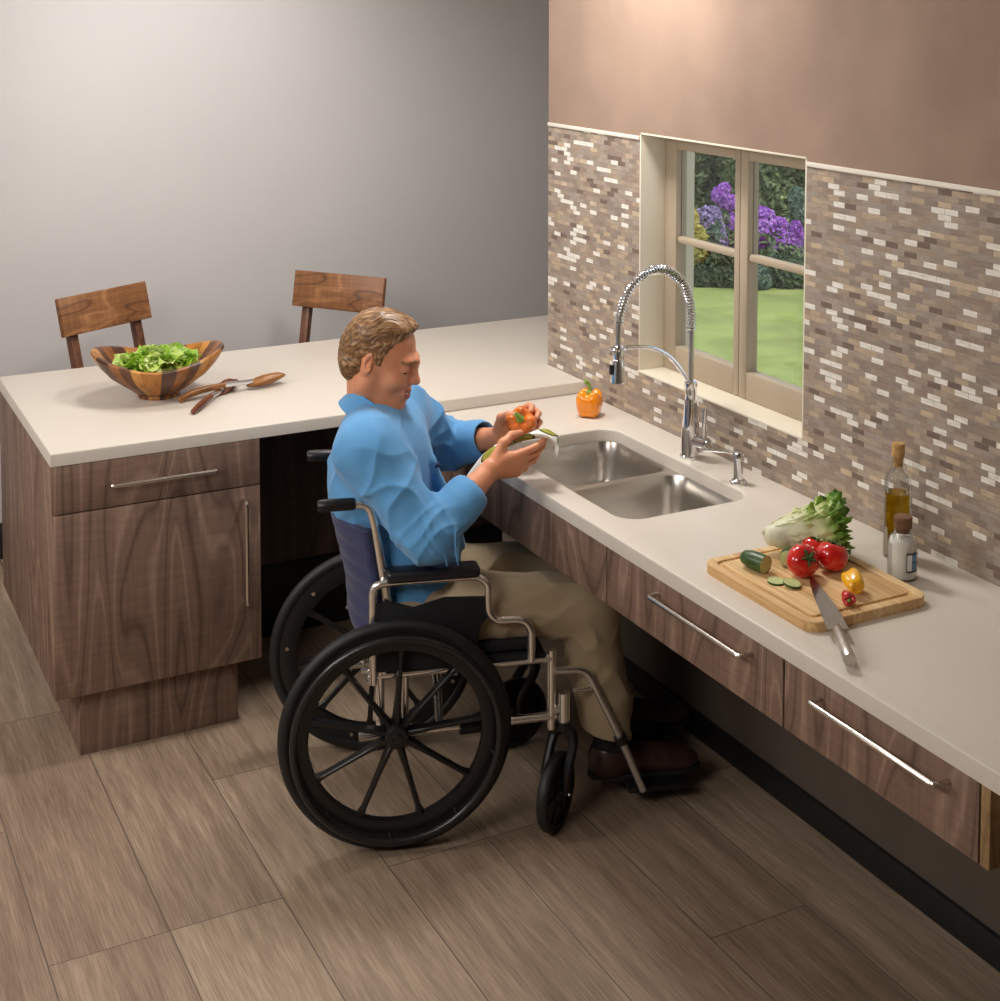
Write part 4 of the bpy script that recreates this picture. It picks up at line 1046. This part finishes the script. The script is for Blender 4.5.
MB().box((-.045, -.195, .456), (.385, .195, .492), .015, seg=4).build('seat_cushion', M['black_fabric'], wc)
# navy back: sags between the canes, stitched in bands
m = MB()
def backf(u, v):
    q = (u-.5)*2; z = .505+.305*v
    base = -.012 if z < .62 else -.012-(z-.62)*.16
    sag = (.062+.02*(v-.3))*(1-abs(q)**2.4)
    rib = .0035*abs(math.sin(PI*v*6.2))
    return (base-.012-sag-rib-.012, q*.207, z)
m.grid(backf, 27, 73)
o = m.build('backrest', M['navy'], wc, smooth=180); md = o.modifiers.new('pad', 'SOLIDIFY'); md.thickness = .018; md.offset = 1

# ================================================================== THE MAN
def nrm(a): a = np.array(a, float); return a/np.linalg.norm(a)
def rows_z(deg): a = math.radians(deg); return [[math.cos(a), math.sin(a), 0], [-math.sin(a), math.cos(a), 0], [0, 0, 1]]
PSI = -20
Sn, En, Wn = np.array([-.060, -.168, 1.010]), np.array([.085, -.245, .800]), np.array([.262, -.150, .932])
Sf, Ef, Wf = np.array([.070, .165, 1.015]), np.array([.215, .285, .868]), np.array([.335, .128, .932])
NB = np.array([-.034, .002, 1.055])
HC = np.array([-.006, .0, 1.206]); tp, yw = math.radians(17), math.radians(-24)
hf = np.array([math.cos(tp)*math.cos(yw), math.cos(tp)*math.sin(yw), -math.sin(tp)]); hs = np.array([-math.sin(yw), math.cos(yw), 0]); hu = np.cross(hf, hs)
HR = np.array([hf, hs, hu])
def H(a, b, c): return HC+hf*a+hs*b+hu*c
def torso(s, o, k=.05):
    s.ell((.058, 0, .565), (.128+o, .178+o, .11+o), k=k); s.ell((.058, -.005, .69), (.142+o, .172+o, .15+o), k=k)
    s.ell((-.004, 0, .885), (.132+o, .180+o, .185+o), rows_z(PSI), k=k)
    a, b = Sn*.88+Sf*.12, Sf*.88+Sn*.12
    s.cone(a-np.array([0, 0, .012]), b-np.array([0, 0, .012]), .072+o, .072+o, k=k)
    nb = NB-np.array([0, 0, .022]); s.cone(Sn*.7+NB*.3+np.array([0, 0, .006]), nb, .058+o, .048+o*.6, k=.04); s.cone(Sf*.7+NB*.3+np.array([0, 0, .006]), nb, .058+o, .048+o*.6, k=.04)

def hand(s, W, d, n, side, curl, thumb, spread=.10, palm_k=.012):
    d = nrm(d); n = np.array(n, float); n = nrm(n-d*(n@d)); sx = np.cross(d, n) if side == 'r' else np.cross(n, d)
    off = [.029, .0095, -.0105, -.029]; kd = [.088, .093, .088, .078]
    for i in range(4):
        s.cone(W+sx*off[i]*.45, W+d*kd[i]+sx*off[i], .0165, .0122, k=palm_k)
    s.ell(W+d*.050+n*.006, (.046, .034, .0145), [d, sx, n], k=.012)
    s.ell(W+d*.034+sx*.022+n*.012, (.032, .015, .014), [nrm(d+sx*.25), nrm(sx-d*.25), n], k=.012)
    s.ell(W+d*.034-sx*.022+n*.010, (.034, .012, .012), [d, sx, n], k=.010)
    L3 = [(.042, .025, .020), (.046, .029, .021), (.043, .027, .020), (.033, .020, .018)]
    for i in range(4):
        p = W+d*kd[i]+sx*off[i]; a = 0; q = [p]
        fd = nrm(d+sx*spread*off[i]/.029)
        for L_, c in zip(L3[i], curl[i]):
            a += math.radians(c); p = p+(fd*math.cos(a)+n*math.sin(a))*L_; q.append(p)
        f = .92 if i == 3 else 1
        s.chain(q, [.0108*f, .0094*f, .0086*f, .0072*f], k=.004)
    p = W+d*.020+sx*.024+n*.010; q = [p]
    for (a, b, c), L_ in zip(thumb, (.044, .034, .028)):
        p = p+nrm(d*a+sx*b+n*c)*L_; q.append(p)
    s.chain(q, [.0155, .0125, .0112, .0085], k=.007)
    return d, n, sx

B = SDF()
torso(B, -.012)
for sy, hip, kn, an, toe in ((-1, (.04, -.10, .555), (.545, -.125, .535), (.600, -.122, .135), (.80, -.112, .085)), (1, (.04, .10, .555), (.565, .125, .540), (.655, .122, .135), (.855, .125, .085))):
    B.cone(hip, kn, .078, .054, k=.04); B.cone(kn, an, .050, .034, k=.02); B.cone(an, (toe[0]-.04, toe[1], .092), .030, .016, k=.01)
for S_, E_, W_ in ((Sn, En, Wn), (Sf, Ef, Wf)):
    B.cone(S_, E_, .054, .041, k=.03); m_ = E_*.72+W_*.28; B.chain([E_, m_, W_], [.041, .044, .0265], k=.02)
hand(B, Wn, (.93, .20, .10), (-.05, .93, .32), 'r', [(4, 14, 12), (12, 22, 16), (16, 26, 18), (24, 30, 20)], [(.58, .62, .35), (.88, .22, .36), (.97, -.10, .22)], .16)
hand(B, Wf, (.78, -.16, .52), (.15, -.95, .10), 'l', [(22, 48, 40), (26, 50, 40), (30, 50, 38), (34, 50, 36)], [(.55, .60, .45), (.70, .15, .75), (.75, -.15, .65)])
# neck and head
B.cone(NB-np.array([0, 0, .03]), H(-.022, 0, -.055), .062, .055, k=.035)
B.ell(H(-.012, 0, .034), (.097, .076, .092), HR, k=.02)
B.ell(H(.034, 0, -.035), (.060, .060, .086), HR, k=.03)
B.cone(H(.070, 0, -.104), H(.074, 0, -.100), .021, .021, k=.03)
for q in (-1, 1):
    B.cone(H(-.008, q*.053, -.068), H(.064, q*.016, -.104), .018, .019, k=.03)
    B.cone(H(-.004, q*.056, -.030), H(-.006, q*.054, -.068), .018, .018, k=.03)
    B.ell(H(.062, q*.038, -.032), (.030, .025, .024), HR, k=.02)
B.cone(H(.082, -.034, .024), H(.090, 0, .022), .012, .011, k=.018); B.cone(H(.090, 0, .022), H(.082, .034, .024), .011, .012, k=.018)
for q in (-1, 1):
    B.ell(H(.096, q*.031, .003), (.016, .017, .011), HR, k=.010, op='s')
    B.ell(H(.075, q*.031, .002), (.0165, .0165, .0145), HR, k=.003)
B.cone(H(.090, 0, .016), H(.108, 0, -.024), .0085, .0115, k=.014); B.ell(H(.109, 0, -.027), (.0120, .0115, .0100), HR, k=.008)
for q in (-1, 1): B.ell(H(.098, q*.013, -.031), (.011, .0075, .008), HR, k=.006)
B.ell(H(.084, 0, -.066), (.020, .034, .024), HR, k=.016)
mouth = lambda q: H(.098-.34*abs(q)*.03, q*.026, -.066+.010*q*q)
for i in range(-2, 2):
    B.cone(mouth(i/2)+hu*.005, mouth((i+1)/2)+hu*.005, .0062, .0062, k=.006); B.cone(mouth(i/2)-hu*.0075, mouth((i+1)/2)-hu*.0075, .0068, .0068, k=.006)
for i in range(-2, 2): B.cone(mouth(i/2*.86)+hf*.0055, mouth((i+1)/2*.86)+hf*.0055, .0032, .0032, k=.003, op='s')
for q in (-1, 1):
    ea = [nrm(hf*.85+hs*q*.45-hu*.1), None, None]; ea[1] = nrm(np.cross(hu, ea[0])); ea[2] = np.cross(ea[0], ea[1])
    B.ell(H(-.012, q*.077, -.004), (.019, .008, .033), ea, k=.006); B.ell(H(-.004, q*.0845, .003), (.0115, .0075, .019), ea, k=.004, op='s'); B.ell(H(-.004, q*.079, -.006), (.006, .006, .009), ea, k=.004)
def face_region(C):
    L_ = (C-HC)@HR.T; f, s_, u = L_.T; r = np.zeros(len(C), int); f = np.where(np.linalg.norm(L_, axis=1) < .17, f, -1)
    lip = (f > .080) & (np.abs(s_) < .027) & (np.abs(u+.067-.010*(s_/.026)**2) < .0125) & (f > .088-.4*np.abs(s_)); r[lip] = 1
    mo = (f > .080) & (np.abs(s_) < .022) & (np.abs(u+.0665-.010*(s_/.026)**2) < .0022); r[mo] = 2
    ey = (f > .072) & (np.abs(np.abs(s_)-.031) < .0135) & (np.abs(u+.004) < .0026); r[ey] = 3
    br = (f > .060) & (np.abs(np.abs(s_)-.031) < .019) & (np.abs(u-.0265+.25*np.maximum(0, np.abs(s_)-.034)) < .0045); r[br] = 4
    return r
M['brow'] = plain('fair eyebrow', (150, 108, 70), .8)
man = sdf_object('person', B, (-.20, -.34, .03), (.93, .36, 1.36), .0027, [M['skin'], M['lips'], M['teeth'], M['eye_dark'], M['brow']], None, face_region, 1, True)
man.location = CO; man.rotation_euler = (0, 0, CR)
tag(man, 'man in a blue shirt and khaki trousers seated in the wheelchair, drying a pepper', 'person')

# hair
hair = SDF()
hair.ell(H(-.014, 0, .037), (.1015, .082, .0955), HR, k=.02)
hair.ell(H(-.058, 0, -.015), (.050, .070, .072), HR, k=.03)
hair.ell(H(.022, 0, .102), (.056, .060, .025), HR, k=.025)
def hair_cut(P):
    L_ = (P-HC)@HR.T; f, s_, u = L_.T
    hl = np.interp(u, [-.10, -.045, -.030, .0, .028, .05, .075, .10, .13], [-.035, -.020, .012, .022, .022, .032, .052, .070, .076])-.25*np.maximum(0, np.abs(s_)-.045)*(u > .06)
    lo = np.interp(f, [-.12, -.05, -.022, -.010, .012, .035], [-.085, -.082, -.050, -.020, -.032, -.028])
    return np.maximum(f-hl, lo-u)
hair.func(hair_cut, HC-.2, HC+.2, .010, 'i')
for q in (-1, 1): hair.ell(H(-.012, q*.080, -.010), (.021, .016, .033), HR, k=.004, op='s')
def strands(P):
    L_ = (P-HC)@HR.T; f, s_, u = L_.T
    rho = np.sqrt((f+.012)**2+(u-.005)**2); an = np.arctan2(u-.005, f+.012)
    w = vnoise(np.stack([an*1.6, s_*16, rho*16], 1))
    q = np.stack([an*1.1, s_*85+w*2.2, rho*85+w*2.2], 1)
    return -.0036*(1-np.abs(vnoise(q)))-.0018*vnoise(q*np.array([1.5, 1.9, 1.9]))-.0035*w+.003
hair.disp = strands
def mat_hair():
    m, N, L, b = new_mat('light brown hair')
    tc = N.new('ShaderNodeTexCoord'); mp = N.new('ShaderNodeMapping'); mp.inputs['Rotation'].default_value = (0, math.radians(-38), 0); mp.inputs['Scale'].default_value = (12, 110, 110)
    n = N.new('ShaderNodeTexNoise'); n.inputs['Scale'].default_value = 1; n.inputs['Detail'].default_value = 4; n.inputs['Distortion'].default_value = .4
    L.new(tc.outputs['Object'], mp.inputs[0]); L.new(mp.outputs[0], n.inputs['Vector'])
    r = ramp(N, [(.3, (84, 56, 34)), (.5, (132, 94, 58)), (.72, (190, 150, 104))]); L.new(n.outputs['Fac'], r.inputs[0]); L.new(r.outputs[0], b.inputs['Base Color'])
    b.inputs['Roughness'].default_value = .42; return m
sdf_object('hair', hair, HC-.16, HC+.17, .0024, mat_hair(), man, None, 0, True)

# shirt
def arm_t(P, A, Bq):
    d = Bq-A; return np.clip(((P-A)@d)/(d@d), -.2, 1.2)
Sh = SDF()
torso(Sh, .013)
CUF = {}
for key, S_, E_, W_, fr in (('n', Sn, En, Wn, .60), ('f', Sf, Ef, Wf, .66)):
    Sh.cone(S_, E_, .080, .066, k=.05); c = E_+(W_-E_)*fr; CUF[key] = (E_, c, nrm(W_-E_))
    Sh.cone(E_, c, .066, .056, k=.03)
    Sh.cone(c-nrm(W_-E_)*.034, c-nrm(W_-E_)*.004, .0575, .0550, k=.006)
# front placket ridge
Sh.chain([(.030, -.020, 1.035), (.118, -.052, .93), (.168, -.055, .82), (.198, -.04, .70)], [.018, .020, .020, .020], k=.012)
Sh.func(lambda P: .522-P[:, 2], (-1, -1, 0), (1, 1, 2), .008, 'i')
for key in 'nf':
    E_, c, d = CUF[key]; Sh.cone(c-d*.035, c+d*.07, .0455, .047, k=.003, op='s')
Sh.cone(NB-np.array([-.012, 0, .015]), H(-.02, 0, -.05), .066, .078, k=.010, op='s')
def folds(P):
    w = vnoise(P*7); w2 = vnoise(P*15+3.3)
    # long soft drapes over the trunk
    cr = lambda x: (1-np.abs(np.sin(x)))**2.2
    r = -.0060*cr(13*(P[:, 1]+.35*P[:, 0])+5*(P[:, 2]-.8)+2.6*w)-.0045*cr(17*(P[:, 2]+.5*P[:, 0]-.3*P[:, 1])+3*w+1.2*w2)*np.clip((.92-P[:, 2])/.1, 0, 1)-.0022*w2
    for S_, E_, W_ in ((Sn, En, Wn), (Sf, Ef, Wf)):
        for A, Bq, k in ((S_, E_, 0), (E_, W_, 1)):
            ax = nrm(Bq-A); L_ = np.linalg.norm(Bq-A); t = (P-A)@ax/L_; tc_ = np.clip(t, 0, 1)
            rad = P-A-np.outer(tc_*L_, ax); d = np.linalg.norm(rad, axis=1)
            e1 = nrm(np.cross(ax, [0, 0, 1.])); e2 = np.cross(ax, e1); an = np.arctan2(rad@e2, rad@e1)
            m = np.clip((.115-d)/.03, 0, 1)*np.clip(1.3-np.abs(t-.5)*1.6, 0, 1)
            if k == 0:
                r = r-m*(.0085*cr(an+4.2*t+1.6*w)+.0065*cr(1.5*an-5*t+2*w+.8))
                r = r-m*np.exp(-((t-1.0)/.25)**2)*.0075*cr(11*t+1.6*np.cos(an)+1.5*w)
            else:
                r = r-m*np.exp(-((t-.15)/.28)**2)*.0080*cr(12*t+1.2*np.sin(an)+1.8*w)
    fade = np.ones(len(P))
    for key in 'nf':
        E_, c, d = CUF[key]; fade = fade*np.clip((np.linalg.norm(P-c, axis=1)-.062)/.03, 0, 1)
    return (r+.005)*fade
Sh.disp = folds
shirt = sdf_object('shirt', Sh, (-.24, -.36, .50), (.36, .40, 1.13), .0034, M['shirt'], man, None, 1, True)
# stand collar
ca = nrm([.46, -.06, .88]); cc = np.array([-.030, .0, 1.070]); cx_ = nrm(np.array([1, 0, 0])-ca*ca[0]); cy_ = np.cross(ca, cx_)
col_ = SDF()
def collar(P):
    q = P-cc; h = q@ca; x = q@cx_; y = q@cy_; r = np.sqrt(x*x+(y*1.0)**2); a = np.arctan2(y, x)
    R_ = .072+.35*np.maximum(0, .008-h)-.05*h*(h > .012)
    return np.maximum(np.maximum(np.abs(r-R_)-.0035, np.abs(h+.002-.006*(1-np.cos(a))*.5)-.031), .16-np.abs(a+.25))*.8
col_.func(collar, cc-.12, cc+.12, .003); col_.p[0] = (collar, cc-.12, cc+.12, .003, 'u')
sdf_object('collar', col_, cc-.11, cc+.11, .0022, M['shirt'], shirt, None, 1, True)
for p, nn in (((.137, -.062, .925), (.9, -.25, .35)), ((.180, -.066, .835), (.97, -.2, .2)), ((.212, -.052, .745), (.99, -.1, .05))):
    nn = nrm(nn); p = np.array(p)
    MB().cyl(p-nn*.012, p+nn*.006, .0062, 14).build('button', M['shirt_dark'], shirt)
# sleeve tabs hanging below the near elbow
for du in (0, .028):
    MB().tube(bez([(.118+du, -.296, .835), (.116+du, -.306, .80), (.120+du, -.305, .765), (.124+du, -.300, .745)], 5), .0022, 6).build('sleeve_tie', M['shirt'], shirt)

# trousers
Tr = SDF()
Tr.ell((.062, 0, .558), (.140, .188, .098), k=.05)
LEG = ((-1, (.065, -.098, .553), (.540, -.125, .540), (.608, -.124, .150)), (1, (.065, .098, .553), (.562, .125, .545), (.668, .122, .165)))
for sy, hip, kn, an in LEG:
    Tr.cone(hip, kn, .095, .078, k=.05); Tr.cone(np.array(kn)-np.array([.012, 0, 0]), np.array(an)-np.array([.008, 0, 0]), .083, .075, k=.035)
Tr.func(lambda P: (.185-P[:, 2]-.20*(P[:, 0]-.60)), (-1, -1, 0), (2, 1, 2), .004, 'i')
for sy, hip, kn, an in LEG: Tr.cone(np.array(an)*1.0-np.array([0, 0, .05]), np.array(an)+np.array([-.010, 0, .07]), .064, .060, k=.004, op='s')
Tr.func(lambda P: P[:, 2]-.665, (-1, -1, 0), (2, 1, 2), .01, 'i')
def tfold(P):
    w = vnoise(P*8)
    r = -.0075*(1-np.abs(np.sin(15*(P[:, 2]+.55*P[:, 0])+7*P[:, 1]+2.6*w)))**2-.003*vnoise(P*14)
    for sy, hip, kn, an in LEG:
        e = np.linalg.norm(P-np.array(kn)+np.array([.04, 0, .03]), axis=1)
        r = r-.011*np.exp(-(e/.12)**2)*(1-np.abs(np.sin(24*(P[:, 2]-.6*P[:, 0])+2.8*w)))**1.6
        hp = np.linalg.norm(P-np.array(hip)-np.array([.10, 0, .03]), axis=1)
        r = r-.011*np.exp(-(hp/.14)**2)*(1-np.abs(np.sin(20*(P[:, 0]+.5*P[:, 2])+2.4*w)))**1.6
    return r+.003
Tr.disp = tfold
sdf_object('trousers', Tr, (-.18, -.25, .10), (.80, .25, .70), .0042, M['khaki'], man, None, 1, True)
# shoes and socks
for sy, an, dx in ((-1, (.600, -.122, .135), 0), (1, (.655, .122, .135), .055)):
    y = an[1]; s = SDF()
    s.ell((.588+dx, y, .100), (.050, .040, .050), k=.03); s.cone((.600+dx, y, .110), (.735+dx, y+.004, .094), .046, .040, k=.03)
    s.ell((.785+dx, y+.006, .086), (.064, .046, .034), k=.03); s.cone((.590+dx, y, .13), (.602+dx, y, .155), .042, .042, k=.02)
    s.func(lambda P: .073-P[:, 2], (-1, -1, 0), (2, 1, 1), .004, 'i'); s.func(lambda P: P[:, 2]-.150, (-1, -1, 0), (2, 1, 1), .004, 'i')
    s.disp = lambda P: -.0012*np.sin(160*P[:, 0])*np.exp(-((P[:, 0]-.715-dx)/.03)**2)
    sh_ = sdf_object('shoe', s, (.50+dx, y-.07, .06), (.88+dx, y+.08, .18), .0034, M['shoe'], man, None, 1, True)
    pl_ = [(x, y+.003+w) for x, w in ((.545, -.025), (.60, -.040), (.68, -.038), (.78, -.048), (.835, -.030), (.853, 0), (.835, .034), (.78, .050), (.68, .042), (.60, .040), (.545, .025), (.535, 0))]
    MB().prism([(x+dx, q) for x, q in pl_], .0605, .075, None, .003).build('shoe_sole', M['sole'], sh_)
    MB().cyl((an[0]-.002, y, .14), (an[0]+.002, y, .215), .046, 24).build('sock', M['sock'], man)

def to_world(p): return Matrix.Translation(CO) @ Matrix.Rotation(CR, 4, 'Z') @ Vector(p)
PC = Vector((.388, .052, .990)); pax = Vector((-.25, -.72, .62)).normalized()
q = pax.to_track_quat('Z', 'Y'); q = Matrix.Rotation(CR, 4, 'Z').to_quaternion() @ q
t = pepper('bell_pepper', "red and orange bell pepper held in the man's hands", (0, 0, 0), .041, .074, M['hand_pep'], None, 4, .018)
t.location = to_world(PC-pax*.037); t.rotation_euler = q.to_euler()
# tea towel draped over the near hand
Nn = bez([(.438, -.140, .952), (.442, -.140, .978), (.415, -.132, 1.002), (.370, -.118, 1.006), (.325, -.100, .994), (.280, -.092, .967), (.240, -.086, .920), (.205, -.080, .870), (.190, -.072, .80)], 8)
Ff = bez([(.466, -.030, .955), (.462, -.028, .982), (.425, -.022, .992), (.375, -.020, .972), (.325, -.018, .950), (.285, -.022, .933), (.252, -.030, .898), (.226, -.036, .855), (.212, -.040, .79)], 8)
m = MB(); nu = len(Nn); nv = 15
uv = m.bm.loops.layers.uv.new('UVMap'); G = []
for i in range(nu):
    row = []
    for j in range(nv):
        w = j/(nv-1); p = Nn[i]*(1-w)+Ff[i]*w; u = i/(nu-1)
        p = p+Vector((0, 0, .006*math.sin(w*9+u*7)+.003*math.sin(w*17-u*13)))+Vector((.006*math.sin(w*8+2), 0, 0))
        row.append(m.bm.verts.new(p))
    G.append(row)
for i in range(nu-1):
    for j in range(nv-1):
        f = m.bm.faces.new((G[i][j], G[i+1][j], G[i+1][j+1], G[i][j+1]))
        for lp, (a, b) in zip(f.loops, ((i, j), (i+1, j), (i+1, j+1), (i, j+1))): lp[uv].uv = (a/(nu-1), b/(nv-1)*.35)
o = m.build('tea_towel', M['towel'], None, smooth=180); o.location = CO; o.rotation_euler = (0, 0, CR)
md = o.modifiers.new('thick', 'SOLIDIFY'); md.thickness = .004; md.offset = 0
tag(o, "white tea towel with olive leaf print draped over the man's near hand", 'towel')
